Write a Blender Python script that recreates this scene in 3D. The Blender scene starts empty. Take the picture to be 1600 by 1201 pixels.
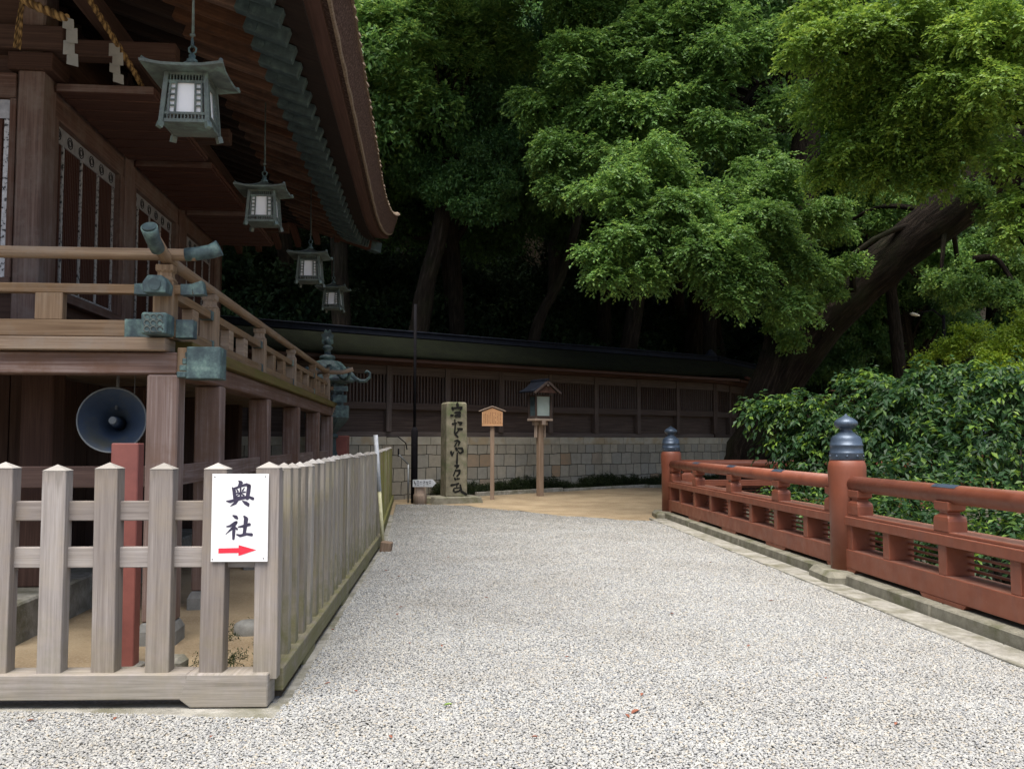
import bpy, math, random
import numpy as np
from mathutils import Vector, Matrix

sc = bpy.context.scene
R = math.radians
# ------------------------------------------------------------------ camera, sky, sun, exposure
cam_d = bpy.data.cameras.new('camera'); cam = bpy.data.objects.new('camera', cam_d)
sc.collection.objects.link(cam); sc.camera = cam
cam.location = (0, 0, 1.5); cam.rotation_euler = (R(93.5), 0, 0)
cam_d.sensor_width = 36; cam_d.lens = 32.4; cam_d.clip_start = 0.05; cam_d.clip_end = 1000
SUN_EL, SUN_AZ = 70, 190       # azimuth clockwise from +Y (north): the light comes from behind the camera
w = bpy.data.worlds.new('World'); sc.world = w; w.use_nodes = True
nt = w.node_tree
sky = nt.nodes.new('ShaderNodeTexSky'); sky.sky_type = 'NISHITA'; sky.sun_disc = False
sky.sun_elevation = R(SUN_EL); sky.sun_rotation = R(SUN_AZ); sky.dust_density = 4; sky.air_density = 1; sky.ozone_density = .4
bg = nt.nodes['Background']; bg.inputs[1].default_value = 0.085
nt.links.new(sky.outputs[0], bg.inputs[0])
sun_d = bpy.data.lights.new('sun', 'SUN'); sun = bpy.data.objects.new('sun', sun_d); sc.collection.objects.link(sun)
sun_d.energy = 2.2; sun_d.angle = R(45); sun_d.color = (1, .965, .90)
sd = Vector((math.sin(R(SUN_AZ))*math.cos(R(SUN_EL)), math.cos(R(SUN_AZ))*math.cos(R(SUN_EL)), math.sin(R(SUN_EL))))
sun.rotation_euler = sd.to_track_quat('Z', 'Y').to_euler(); sun.location = (0, 0, 40)
sc.view_settings.view_transform = 'Standard'; sc.view_settings.look = 'None'
sc.view_settings.gamma = 1; sc.view_settings.exposure = 1.38
sc.cycles.max_bounces = 6; sc.cycles.diffuse_bounces = 3; sc.cycles.glossy_bounces = 2
sc.cycles.transparent_max_bounces = 4; sc.cycles.caustics_reflective = False

def P(px, py, Y):            # photograph pixel at a depth Y -> point in the place
    u = (px-800)/1440; v = (600.5-py)/1440
    c, s = math.cos(R(3.5)), math.sin(R(3.5))
    dy, dz = c - s*v, s + c*v
    return Vector((u*Y/dy, Y, 1.5 + dz*Y/dy))

# ------------------------------------------------------------------ object helpers
C = sc.collection
def tag(o, label=None, cat=None, group=None, kind=None):
    if label: o['label'] = label
    if cat: o['category'] = cat
    if group: o['group'] = group
    if kind: o['kind'] = kind
    return o
def empty(name, loc=(0,0,0), rz=0, label=None, cat=None, group=None):
    o = bpy.data.objects.new(name, None); C.objects.link(o); o.location = loc; o.rotation_euler = (0,0,rz)
    o.empty_display_size = .2
    return tag(o, label, cat, group)
def link_mesh(name, me, mat, parent=None, bevel=0):
    o = bpy.data.objects.new(name, me); C.objects.link(o)
    if mat and not me.materials: me.materials.append(mat)
    if parent: o.parent = parent
    if bevel:
        m = o.modifiers.new('bevel', 'BEVEL'); m.width = bevel; m.segments = 1; m.limit_method = 'ANGLE'; m.angle_limit = R(40)
    return o
def copy_tree(o, parent=None):
    c = o.copy(); C.objects.link(c); c.parent = parent
    for ch in o.children: copy_tree(ch, c)
    return c

class MB:
    def __init__(s, seed=0): s.v=[]; s.f=[]; s.uv=[]; s.sm=[]; s.r=random.Random(seed)
    def face(s, idx, uv, smooth=False): s.f.append(idx); s.uv.append(uv); s.sm.append(smooth)
    def quadset(s, P8, L, off=None):
        """8 points: bottom ring 0-3, top ring 4-7 along the long axis; L = (long, a, b)"""
        b = len(s.v); s.v += [tuple(p) for p in P8]
        o = off if off is not None else s.r.random()*20
        o2 = s.r.random()*20
        per = [0, L[1], L[1]+L[2], 2*L[1]+L[2], 2*L[1]+2*L[2]]
        for i in range(4):
            j = (i+1) % 4
            s.face([b+i, b+j, b+4+j, b+4+i], [(o, o2+per[i]), (o, o2+per[i+1]), (o+L[0], o2+per[i+1]), (o+L[0], o2+per[i])])
        s.face([b+3, b+2, b+1, b+0], [(o, o2), (o+.02, o2), (o+.02, o2+L[1]), (o, o2+L[1])])
        s.face([b+4, b+5, b+6, b+7], [(o, o2), (o+.02, o2), (o+.02, o2+L[1]), (o, o2+L[1])])
    def beam(s, p0, p1, wd, ht, up=(0,0,1), wd1=None, ht1=None):
        p0 = Vector(p0); p1 = Vector(p1); d = (p1-p0); L = d.length; d.normalize()
        up = Vector(up)
        if abs(d.dot(up)) > .98: up = Vector((0,1,0))
        x = d.cross(up).normalized(); z = x.cross(d).normalized()
        wd1 = wd if wd1 is None else wd1; ht1 = ht if ht1 is None else ht1
        pts = []
        for p, a, h in ((p0, wd, ht), (p1, wd1, ht1)):
            for sx, sz in ((-1,-1),(1,-1),(1,1),(-1,1)):
                pts.append(p + x*(sx*a/2) + z*(sz*h/2))
        s.quadset(pts, (L, wd, ht))
        return s
    def box(s, x0, x1, y0, y1, z0, z1):
        dx, dy, dz = x1-x0, y1-y0, z1-z0
        cx, cy, cz = (x0+x1)/2, (y0+y1)/2, (z0+z1)/2
        if dx >= dy and dx >= dz: return s.beam((x0,cy,cz),(x1,cy,cz),dy,dz)
        if dy >= dz: return s.beam((cx,y0,cz),(cx,y1,cz),dx,dz)
        return s.beam((cx,cy,z0),(cx,cy,z1),dx,dy)
    def tube(s, pts, rad, n=10, cap=True, smooth=True, flat=1.0, phase=0):
        pts = [Vector(p) for p in pts]
        if not hasattr(rad, '__len__'): rad = [rad]*len(pts)
        rings = []; up = None; acc = 0; o = s.r.random()*20
        for i, p in enumerate(pts):
            d = (pts[min(i+1,len(pts)-1)] - pts[max(i-1,0)]).normalized()
            if up is None:
                up = Vector((0,0,1)) if abs(d.z) < .9 else Vector((0,1,0))
            x = d.cross(up).normalized(); up = x.cross(d).normalized()
            if i: acc += (pts[i]-pts[i-1]).length
            b = len(s.v); rings.append((b, acc))
            for k in range(n):
                a = 2*math.pi*k/n + phase
                s.v.append(tuple(p + x*math.cos(a)*rad[i] + up*math.sin(a)*rad[i]*flat))
        cir = 2*math.pi*max(rad)
        for (b0,a0),(b1,a1) in zip(rings, rings[1:]):
            for k in range(n):
                j = (k+1) % n
                s.face([b0+k, b0+j, b1+j, b1+k], [(o+a0, k/n*cir),(o+a0,(k+1)/n*cir),(o+a1,(k+1)/n*cir),(o+a1,k/n*cir)], smooth)
        if cap:
            b = rings[0][0]; s.face(list(range(b+n-1, b-1, -1)), [(o,0)]*n)
            b = rings[-1][0]; s.face(list(range(b, b+n)), [(o,0)]*n)
        return s
    def lathe(s, prof, n=24, cx=0, cy=0, phase=0, smooth=True, sq=1):
        o = s.r.random()*20; bs = []
        for (r, z) in prof:
            bs.append(len(s.v))
            for k in range(n):
                a = 2*math.pi*k/n + phase
                s.v.append((cx + r*math.cos(a), cy + r*math.sin(a), z))
        for i in range(len(prof)-1):
            for k in range(n):
                j = (k+1)%n; R_ = max(prof[i][0], .01)*6.28
                s.face([bs[i]+k, bs[i]+j, bs[i+1]+j, bs[i+1]+k],
                       [(prof[i][1], k/n*R_+o),(prof[i][1],(k+1)/n*R_+o),(prof[i+1][1],(k+1)/n*R_+o),(prof[i+1][1],k/n*R_+o)], smooth)
        s.face(list(range(bs[0]+n-1, bs[0]-1, -1)), [(0,0)]*n)
        s.face(list(range(bs[-1], bs[-1]+n)), [(0,0)]*n)
        return s
    def prism(s, poly, ax, t0, t1):
        """poly: 2D points; ax 'x': (y,z) extruded in x; 'y': (x,z) extruded in y; 'z': (x,y)"""
        def mk(p, t):
            return {'x': (t, p[0], p[1]), 'y': (p[0], t, p[1]), 'z': (p[0], p[1], t)}[ax]
        n = len(poly); b = len(s.v)
        s.v += [mk(p, t0) for p in poly] + [mk(p, t1) for p in poly]
        s.face(list(range(b+n-1, b-1, -1)), [tuple(p) for p in poly][::-1]); s.face(list(range(b+n, b+2*n)), [tuple(p) for p in poly])
        acc = 0
        for k in range(n):
            j = (k+1)%n; L = math.dist(poly[k], poly[j])
            s.face([b+k, b+j, b+n+j, b+n+k], [(t0, acc),(t0, acc+L),(t1, acc+L),(t1, acc)]); acc += L
        return s
    def build(s, name, mat, parent=None, bevel=0, fixn=False):
        me = bpy.data.meshes.new(name); me.from_pydata([tuple(x) for x in s.v], [], s.f)
        uvl = me.uv_layers.new(name='UVMap')
        flat = [c for u in s.uv for p in u for c in p]
        uvl.data.foreach_set('uv', flat)
        me.polygons.foreach_set('use_smooth', s.sm)
        if fixn:
            import bmesh
            bm = bmesh.new(); bm.from_mesh(me); bmesh.ops.recalc_face_normals(bm, faces=bm.faces); bm.to_mesh(me); bm.free()
        me.update()
        return link_mesh(name, me, mat, parent, bevel)

def strokes(mb, sts, conv, y0, y1):
    """brush strokes: lists of (x, y, width) in drawing units, conv -> (X, Z) in the board's plane, solid from y0 to y1"""
    for st in sts:
        # smooth the line a little
        pts = []
        for i in range(len(st)-1):
            a, b = st[i], st[i+1]
            for k in range(4): t = k/4; pts.append(tuple(a[q]*(1-t)+b[q]*t for q in range(3)))
        pts.append(st[-1])
        L, Rr = [], []
        for i, p in enumerate(pts):
            a = pts[max(i-1,0)]; b = pts[min(i+1,len(pts)-1)]
            dx, dy = b[0]-a[0], b[1]-a[1]; n = math.hypot(dx,dy) or 1
            nx, ny = -dy/n, dx/n; h = p[2]/2
            L.append(conv(p[0]+nx*h, p[1]+ny*h)); Rr.append(conv(p[0]-nx*h, p[1]-ny*h))
        for i in range(len(pts)-1):
            b = len(mb.v); yy = y0 - .0001*(len(mb.v) % 7)
            for q in (L[i], Rr[i], Rr[i+1], L[i+1]): mb.v.append((q[0], yy, q[1]))
            for q in (L[i], Rr[i], Rr[i+1], L[i+1]): mb.v.append((q[0], y1, q[1]))
            for f in ([0,1,2,3],[7,6,5,4],[0,4,5,1],[1,5,6,2],[2,6,7,3],[3,7,4,0]):
                mb.face([b+k for k in f], [(0,0)]*4)
        for e, d in ((pts[0], pts[1]), (pts[-1], pts[-2])):   # round ends
            n = 8; b = len(mb.v)
            for k in range(n):
                q = conv(e[0]+math.cos(2*math.pi*k/n)*e[2]/2, e[1]+math.sin(2*math.pi*k/n)*e[2]/2)
                mb.v.append((q[0], y0-.0009, q[1]))
            mb.face(list(range(b, b+n)), [(0,0)]*n)

# ------------------------------------------------------------------ materials
def new_mat(name):
    m = bpy.data.materials.new(name); m.use_nodes = True
    return m, m.node_tree, m.node_tree.nodes['Principled BSDF']
def N(t, typ, **kw):
    n = t.nodes.new(typ)
    for k, v in kw.items(): setattr(n, k, v)
    return n
def ramp(t, fac, stops):
    r = N(t, 'ShaderNodeValToRGB'); e = r.color_ramp.elements
    while len(e) < len(stops): e.new(.5)
    for i, (p, c) in enumerate(stops): e[i].position = p; e[i].color = (*c, 1)
    t.links.new(fac, r.inputs[0]); return r.outputs[0]
def mix(t, fac, a, b, mode='MIX'):
    m = N(t, 'ShaderNodeMix', data_type='RGBA', blend_type=mode)
    if isinstance(fac, (int, float)): m.inputs[0].default_value = fac
    else: t.links.new(fac, m.inputs[0])
    for s, x in ((6, a), (7, b)):
        if isinstance(x, tuple): m.inputs[s].default_value = (*x, 1)
        else: t.links.new(x, m.inputs[s])
    return m.outputs[2]
def noise(t, vec, scale, detail=4, rough=.6, dist=0):
    n = N(t, 'ShaderNodeTexNoise'); n.inputs['Scale'].default_value = scale; n.inputs['Detail'].default_value = detail
    n.inputs['Roughness'].default_value = rough; n.inputs['Distortion'].default_value = dist
    if vec is not None: t.links.new(vec, n.inputs['Vector'])
    return n.outputs[0]
def mapping(t, vec, scale):
    m = N(t, 'ShaderNodeMapping'); m.inputs['Scale'].default_value = scale; t.links.new(vec, m.inputs['Vector']); return m.outputs[0]
def bump(t, h, bsdf, strength=.3, dist=.01):
    b = N(t, 'ShaderNodeBump'); b.inputs['Strength'].default_value = strength; b.inputs['Distance'].default_value = dist
    t.links.new(h, b.inputs['Height']); t.links.new(b.outputs[0], bsdf.inputs['Normal'])
def mrange(t, v, a, b, c=0, d=1):
    m = N(t, 'ShaderNodeMapRange'); t.links.new(v, m.inputs[0])
    for i, x in zip((1,2,3,4), (a,b,c,d)): m.inputs[i].default_value = x
    return m.outputs[0]

def wood(name, dark, mid, light, grain=45, along=1.6, rough=.75, stain=None, stain_amt=.5, patch=2.0, algae=0):
    m, t, b = new_mat(name)
    uv = N(t, 'ShaderNodeTexCoord').outputs['UV']
    g = noise(t, mapping(t, uv, (along, grain, 1)), 1, 6, .65, .3)
    g2 = noise(t, mapping(t, uv, (along*2.5, grain*4, 1)), 1, 3, .7)
    pos = N(t, 'ShaderNodeNewGeometry').outputs['Position']
    big = noise(t, pos, patch, 4, .6)
    col = ramp(t, g, [(.28, dark), (.5, mid), (.72, light)])
    col = mix(t, mrange(t, g2, .45, .75, 0, .4), col, tuple(c*.45 for c in dark))
    col = mix(t, mrange(t, big, .35, .7, 0, .5), col, tuple(c*.8 for c in mid))
    if stain:
        sn = noise(t, pos, 3.1, 5, .7)
        col = mix(t, mrange(t, sn, .45, .65, 0, stain_amt), col, stain)
    oi = N(t, 'ShaderNodeObjectInfo'); hsv = N(t, 'ShaderNodeHueSaturation')
    t.links.new(mrange(t, oi.outputs['Random'], 0, 1, .78, 1.18), hsv.inputs['Value']); t.links.new(mrange(t, oi.outputs['Random'], 0, 1, 1.15, .8), hsv.inputs['Saturation'])
    t.links.new(col, hsv.inputs['Color']); col = hsv.outputs[0]
    if algae:
        sp = N(t, 'ShaderNodeSeparateXYZ'); t.links.new(pos, sp.inputs[0])
        ma = N(t, 'ShaderNodeMath', operation='ADD'); t.links.new(sp.outputs[2], ma.inputs[0]); t.links.new(mrange(t, noise(t, pos, 7, 5, .7), .3, .7, -.35, .35), ma.inputs[1])
        col = mix(t, mrange(t, ma.outputs[0], .05, .55, algae, 0), col, (.14,.14,.05))
        ma2 = N(t, 'ShaderNodeMath', operation='ADD'); t.links.new(sp.outputs[2], ma2.inputs[0]); t.links.new(mrange(t, g, .3, .7, -.12, .12), ma2.inputs[1])
        col = mix(t, mrange(t, ma2.outputs[0], 1.28, 1.36, 0, .5), col, (.10,.085,.07))
    t.links.new(col, b.inputs['Base Color'])
    b.inputs['Roughness'].default_value = rough
    b.inputs['Specular IOR Level'].default_value = .25
    h = mix(t, .4, g, g2); bump(t, h, b, .45, .004)
    return m
def speckle(name, stops, scale, rough=.85, bscale=None, bstr=.4, bdist=.01, second=None, metal=0, detail=6):
    m, t, b = new_mat(name)
    pos = N(t, 'ShaderNodeTexCoord').outputs['Object']
    n = noise(t, pos, scale, detail, .65)
    col = ramp(t, n, stops)
    if second:
        col = mix(t, mrange(t, noise(t, pos, second[0], 5, .65), second[1], second[2], 0, second[4]), col, second[3])
    t.links.new(col, b.inputs['Base Color']); b.inputs['Roughness'].default_value = rough; b.inputs['Metallic'].default_value = metal
    if rough > .84: b.inputs['Specular IOR Level'].default_value = .12
    bump(t, noise(t, pos, bscale or scale*6, 4, .7), b, bstr, bdist)
    return m
def leafmat(name, dark, mid, young, trans=.36, rough=.5, spec=.35):
    m, t, b = new_mat(name)
    at = N(t, 'ShaderNodeAttribute'); at.attribute_name = 'tone'
    pos = N(t, 'ShaderNodeTexCoord').outputs['Object']
    col = ramp(t, at.outputs['Fac'], [(0, dark), (.55, mid), (1, young)])
    col = mix(t, mrange(t, noise(t, pos, .55, 3, .6), .35, .65, 0, .45), col, dark)
    t.links.new(col, b.inputs['Base Color']); b.inputs['Roughness'].default_value = rough
    b.inputs['Specular IOR Level'].default_value = spec
    tr = N(t, 'ShaderNodeBsdfTranslucent')
    hs = N(t, 'ShaderNodeHueSaturation'); hs.inputs['Value'].default_value = 1.5; hs.inputs['Hue'].default_value = .485
    t.links.new(col, hs.inputs['Color']); t.links.new(hs.outputs[0], tr.inputs[0])
    ms = N(t, 'ShaderNodeMixShader'); ms.inputs[0].default_value = trans
    t.links.new(b.outputs[0], ms.inputs[1]); t.links.new(tr.outputs[0], ms.inputs[2])
    t.links.new(ms.outputs[0], t.nodes['Material Output'].inputs['Surface'])
    return m

M = {}
M['fence'] = wood('weathered_fence_wood', (.17,.145,.13), (.29,.255,.235), (.40,.36,.335), 40, 1.2, .85, (.33,.27,.19), .35, algae=.22)
M['fence_moss'] = wood('mossy_fence_wood', (.165,.14,.115), (.29,.26,.22), (.41,.37,.32), 40, 1.2, .85, (.28,.25,.14), .5, algae=.7)
M['fence_green'] = wood('green_stained_fence_wood', (.12,.10,.05), (.24,.21,.10), (.33,.30,.17), 40, 1.2, .85, (.17,.19,.04), .9, algae=.8)
M['fence_top'] = wood('bleached_picket_tips', (.28,.26,.235), (.40,.375,.34), (.52,.49,.45), 40, 1.2, .85)
M['rail_wood'] = wood('honey_railing_wood', (.13,.08,.045), (.27,.18,.11), (.38,.28,.18), 35, 1, .7, (.25,.21,.17), .5)
M['shrine_wood'] = wood('red_brown_shrine_wood', (.07,.038,.030), (.145,.085,.068), (.24,.165,.145), 35, 1.0, .7, (.20,.165,.15), .5)
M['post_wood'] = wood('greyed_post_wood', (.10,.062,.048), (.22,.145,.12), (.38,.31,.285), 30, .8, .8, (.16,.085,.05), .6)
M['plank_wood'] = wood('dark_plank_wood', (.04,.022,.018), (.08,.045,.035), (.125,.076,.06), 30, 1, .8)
M['eave_shade_wood'] = wood('eave_shade_timber', (.012,.008,.007), (.025,.015,.012), (.045,.028,.022), 35, 1, .9)  # near-black brown: deep shadow under the eaves put into the wood colour
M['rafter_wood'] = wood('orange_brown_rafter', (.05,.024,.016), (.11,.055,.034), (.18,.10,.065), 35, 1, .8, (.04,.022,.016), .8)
M['shutter_wood'] = wood('reddish_shutter_boards', (.045,.018,.013), (.085,.036,.026), (.13,.062,.046), 35, 1, .7)
M['wall_wood'] = wood('old_grey_wall_wood', (.045,.034,.03), (.09,.068,.06), (.15,.12,.108), 30, 1, .85)
M['mossfascia'] = wood('mossy_fascia_wood', (.08,.06,.02), (.16,.12,.05), (.24,.19,.08), 30, 1, .85, (.12,.12,.03), .7)
M['new_wood'] = wood('fresh_cedar', (.38,.19,.08), (.52,.28,.13), (.62,.36,.19), 60, 1, .6)
M['lampwood'] = wood('sun_greyed_lamp_wood', (.15,.105,.075), (.28,.205,.15), (.42,.33,.26), 40, 1, .8)
M['patina'] = speckle('green_copper_patina', [(.3,(.022,.04,.05)),(.48,(.06,.10,.105)),(.62,(.13,.21,.19)),(.78,(.30,.40,.35))], 9, .6, 40, .4, .004, (3.5,.5,.65,(.045,.06,.075),.8))
M['lantern_metal'] = speckle('lantern_bronze_patina', [(.3,(.05,.06,.058)),(.5,(.10,.125,.115)),(.7,(.17,.27,.235))], 8, .55, 50, .35, .003, (4,.5,.65,(.11,.10,.085),.7))
M['patina_dark'] = speckle('dark_rafter_cap_copper', [(.3,(.02,.035,.042)),(.55,(.045,.075,.082)),(.75,(.09,.14,.135))], 10, .6, 40, .3, .004)
M['giboshi'] = speckle('blue_black_bronze', [(.3,(.045,.065,.095)),(.6,(.075,.105,.15)),(.8,(.12,.155,.20))], 12, .38, 60, .15, .002, None, .35)
M['red'] = speckle('vermilion_brown_paint', [(.3,(.20,.050,.024)),(.55,(.255,.064,.031)),(.8,(.30,.088,.045))], 2.2, .5, 70, .12, .002, (5,.55,.75,(.14,.05,.04),.5))
def red_paint():
    m, t, b = new_mat('vermilion_brown_paint'); pos = N(t, 'ShaderNodeTexCoord').outputs['Object']; ge = N(t, 'ShaderNodeNewGeometry')
    col = ramp(t, noise(t, pos, 2.2, 6, .65), [(.3,(.175,.050,.026)),(.55,(.225,.068,.036)),(.8,(.27,.095,.054))])
    col = mix(t, mrange(t, noise(t, mapping(t, pos, (9,9,1.2)), 1, 5, .7), .52, .72, 0, .55), col, (.15,.05,.038))
    col = mix(t, mrange(t, noise(t, pos, 24, 5, .75), .66, .72, 0, .6), col, (.36,.20,.15))
    nz = N(t, 'ShaderNodeSeparateXYZ'); t.links.new(ge.outputs['Normal'], nz.inputs[0])
    du = N(t, 'ShaderNodeMath', operation='MULTIPLY'); t.links.new(mrange(t, nz.outputs[2], .7, 1, 0, .55), du.inputs[0]); t.links.new(mrange(t, noise(t, pos, 8, 5, .7), .3, .6, .3, 1), du.inputs[1])
    col = mix(t, du.outputs[0], col, (.36,.22,.17))      # dust lying on the ledges
    t.links.new(col, b.inputs['Base Color']); t.links.new(mrange(t, noise(t, pos, 6, 4, .6), .3, .7, .38, .62), b.inputs['Roughness'])
    bump(t, noise(t, mapping(t, pos, (40,40,12)), 1, 4, .7), b, .18, .002); return m
M['red'] = red_paint()
M['redpost'] = speckle('faded_red_steel', [(.3,(.19,.06,.05)),(.6,(.26,.085,.068)),(.8,(.30,.12,.10))], 5, .6, 60, .2, .002)
M['concrete'] = speckle('pale_concrete', [(.3,(.20,.19,.165)),(.55,(.32,.31,.275)),(.8,(.42,.41,.375))], 9, .9, 60, .8, .008, (2.5,.45,.65,(.13,.125,.08),.8))
M['kerbstone'] = speckle('mossy_kerb_concrete', [(.3,(.15,.14,.11)),(.55,(.23,.22,.175)),(.8,(.32,.30,.25))], 7, .9, 80, .5, .006, (3,.5,.66,(.10,.105,.05),.7))
M['stone'] = speckle('mossy_grey_stone', [(.3,(.11,.10,.075)),(.5,(.19,.175,.125)),(.75,(.29,.26,.19))], 5, .9, 50, .8, .012, (2.2,.5,.66,(.10,.135,.055),.75))
M['stone_ink'] = speckle('dark_carved_strokes', [(.3,(.012,.012,.011)),(.7,(.02,.02,.018))], 20, .9)
M['greystone'] = speckle('grey_stone', [(.3,(.16,.16,.15)),(.6,(.25,.25,.235)),(.8,(.34,.33,.31))], 8, .9, 70, .5, .006)
M['thatch_edge'] = speckle('cypress_bark_edge', [(.32,(.05,.03,.025)),(.5,(.13,.082,.066)),(.68,(.26,.18,.15))], 38, .95, 110, 1, .03)
M['straw_edge'] = speckle('pale_bark_edge', [(.3,(.14,.10,.075)),(.55,(.26,.20,.15)),(.75,(.36,.31,.22))], 30, .95, 90, .8, .01)
M['thatch'] = speckle('cypress_bark_roof', [(.3,(.05,.04,.03)),(.6,(.09,.075,.055)),(.8,(.10,.12,.05))], 8, .95, 80, .8, .02)
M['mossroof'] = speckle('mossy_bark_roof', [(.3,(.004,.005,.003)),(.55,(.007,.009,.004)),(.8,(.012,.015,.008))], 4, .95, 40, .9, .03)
M['ridge'] = speckle('dark_ridge_copper', [(.3,(.008,.010,.016)),(.7,(.016,.020,.030))], 5, .9, 40, .3, .005)
M['bark'] = None
M['white'] = speckle('white_sign_paint', [(.3,(.80,.80,.80)),(.7,(.86,.86,.86))], 3, .35, 20, .02, .001)
M['ink'] = speckle('brush_ink', [(.3,(.022,.018,.045)),(.7,(.05,.04,.08))], 30, .5)
M['redink'] = speckle('red_arrow_paint', [(.3,(.75,.02,.045)),(.7,(.82,.03,.06))], 10, .4)
M['nail'] = speckle('nail_steel', [(.3,(.2,.2,.2)),(.7,(.35,.35,.35))], 30, .4, metal=.8)
M['paper'] = speckle('lantern_paper', [(.3,(.82,.84,.88)),(.7,(.9,.91,.93))], 5, .7, 30, .05, .001)
M['shide'] = speckle('hanging_white_paper', [(.3,(.24,.24,.23)),(.7,(.34,.34,.32))], 4, .8, 30, .2, .003)
M['horn'] = speckle('grey_blue_horn', [(.3,(.045,.07,.12)),(.55,(.065,.095,.15)),(.8,(.085,.09,.085))], 2.5, .6, 60, .05, .002, (3,.5,.7,(.14,.14,.10),.7))
M['horn_core'] = speckle('horn_core_metal', [(.3,(.14,.16,.17)),(.7,(.22,.24,.25))], 6, .5)
M['steel'] = speckle('dull_grey_pipe', [(.3,(.16,.17,.18)),(.7,(.28,.30,.31))], 9, .4, metal=.5)
M['blackpole'] = speckle('dark_painted_pole', [(.3,(.006,.006,.007)),(.7,(.012,.011,.014))], 5, .9)
M['poletop'] = speckle('white_pole_wrap', [(.3,(.42,.45,.48)),(.7,(.6,.62,.64))], 20, .5)
M['polelow'] = speckle('yellowed_pole', [(.3,(.40,.38,.20)),(.7,(.6,.58,.38))], 14, .6)
M['gold'] = speckle('gilt_fitting', [(.3,(.5,.3,.06)),(.7,(.7,.48,.12))], 10, .4, metal=.6)
M['lampwhite'] = speckle('pale_lamp_housing', [(.3,(.7,.7,.6)),(.7,(.85,.85,.75))], 10, .4)
M['silver'] = speckle('engraved_silver_strap', [(.38,(.05,.05,.055)),(.44,(.42,.42,.44)),(.7,(.6,.6,.62))], 26, .45, 60, .3, .003, None, .3, 2)
M['bandm'] = speckle('silver_band', [(.3,(.28,.28,.30)),(.7,(.45,.45,.48))], 12, .45, 60, .2, .003, None, .3)
M['black'] = speckle('black_inlay', [(.3,(.012,.012,.015)),(.7,(.02,.02,.025))], 12, .5)

def rope_mat():
    m, t, b = new_mat('straw_rope'); uv = N(t, 'ShaderNodeTexCoord').outputs['UV']
    w_ = N(t, 'ShaderNodeTexWave'); w_.bands_direction = 'DIAGONAL'; w_.inputs['Scale'].default_value = 8; w_.inputs['Distortion'].default_value = 1.5
    t.links.new(uv, w_.inputs['Vector'])
    col = ramp(t, w_.outputs[0], [(.1,(.09,.05,.018)),(.6,(.25,.155,.055)),(1,(.34,.22,.09))])
    t.links.new(col, b.inputs['Base Color']); b.inputs['Roughness'].default_value = .9
    bump(t, w_.outputs[0], b, .6, .01); return m
M['rope'] = rope_mat()

def bark_mat(name, dark, mid, light, sc_=(6, 1.2)):
    m, t, b = new_mat(name); uv = N(t, 'ShaderNodeTexCoord').outputs['UV']
    n = noise(t, mapping(t, uv, (sc_[1], sc_[0], 1)), 1.6, 8, .7, .6)
    n2 = noise(t, N(t, 'ShaderNodeTexCoord').outputs['Object'], .9, 5, .6)
    col = ramp(t, n, [(.35, dark), (.52, mid), (.7, light)])
    col = mix(t, mrange(t, n2, .5, .7, 0, .6), col, (.018,.024,.010))
    t.links.new(col, b.inputs['Base Color']); b.inputs['Roughness'].default_value = .95; b.inputs['Specular IOR Level'].default_value = .1
    bump(t, n, b, 1.0, .09); return m
M['bark'] = bark_mat('camphor_bark', (.005,.004,.003), (.014,.0105,.008), (.045,.035,.028))
M['bark2'] = bark_mat('forest_bark', (.011,.009,.007), (.026,.021,.016), (.06,.05,.04))

def wall_stone():
    m, t, b = new_mat('cut_stone_wall'); uv = N(t, 'ShaderNodeTexCoord').outputs['UV']
    d = N(t, 'ShaderNodeMix', data_type='VECTOR'); d.inputs[0].default_value = .075
    nn = N(t, 'ShaderNodeTexNoise'); nn.inputs['Scale'].default_value = 2.3; t.links.new(uv, nn.inputs['Vector'])
    t.links.new(uv, d.inputs[4]); t.links.new(nn.outputs['Color'], d.inputs[5])
    br = N(t, 'ShaderNodeTexBrick'); br.offset = .47; br.squash = .8; br.squash_frequency = 2
    br.inputs['Scale'].default_value = 1; br.inputs['Brick Width'].default_value = .36; br.inputs['Row Height'].default_value = .30
    br.inputs['Mortar Size'].default_value = .009; br.inputs['Mortar Smooth'].default_value = .3; br.inputs['Bias'].default_value = 0
    br.inputs['Color1'].default_value = (0,0,0,1); br.inputs['Color2'].default_value = (1,1,1,1); br.inputs['Mortar'].default_value = (.5,.5,.5,1)
    t.links.new(d.outputs[1], br.inputs['Vector'])
    col = ramp(t, br.outputs['Color'], [(0,(.23,.215,.18)),(.25,(.33,.30,.24)),(.5,(.27,.265,.235)),(.7,(.36,.325,.255)),(.9,(.30,.28,.235)),(.97,(.29,.20,.125))])
    fine = noise(t, uv, 9, 6, .7); col = mix(t, mrange(t, fine, .35, .7, 0, .5), col, (.17,.158,.13))
    st = noise(t, mapping(t, uv, (1.2,.5,1)), 1, 4, .6); col = mix(t, mrange(t, st, .5, .7, 0, .6), col, (.135,.135,.11))
    col = mix(t, br.outputs['Fac'], col, (.035,.032,.025))
    t.links.new(col, b.inputs['Base Color']); b.inputs['Roughness'].default_value = .9
    inv = mrange(t, br.outputs['Fac'], 0, 1, 1, 0); bump(t, mix(t, .25, inv, fine), b, .8, .03)
    return m
M['wallstone'] = wall_stone()
M['capstone'] = speckle('pale_coping_stone', [(.3,(.27,.255,.21)),(.55,(.36,.34,.28)),(.8,(.43,.40,.32))], 3, .9, 60, .4, .01, (1.2,.5,.6,(.30,.22,.12),.6))

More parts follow.
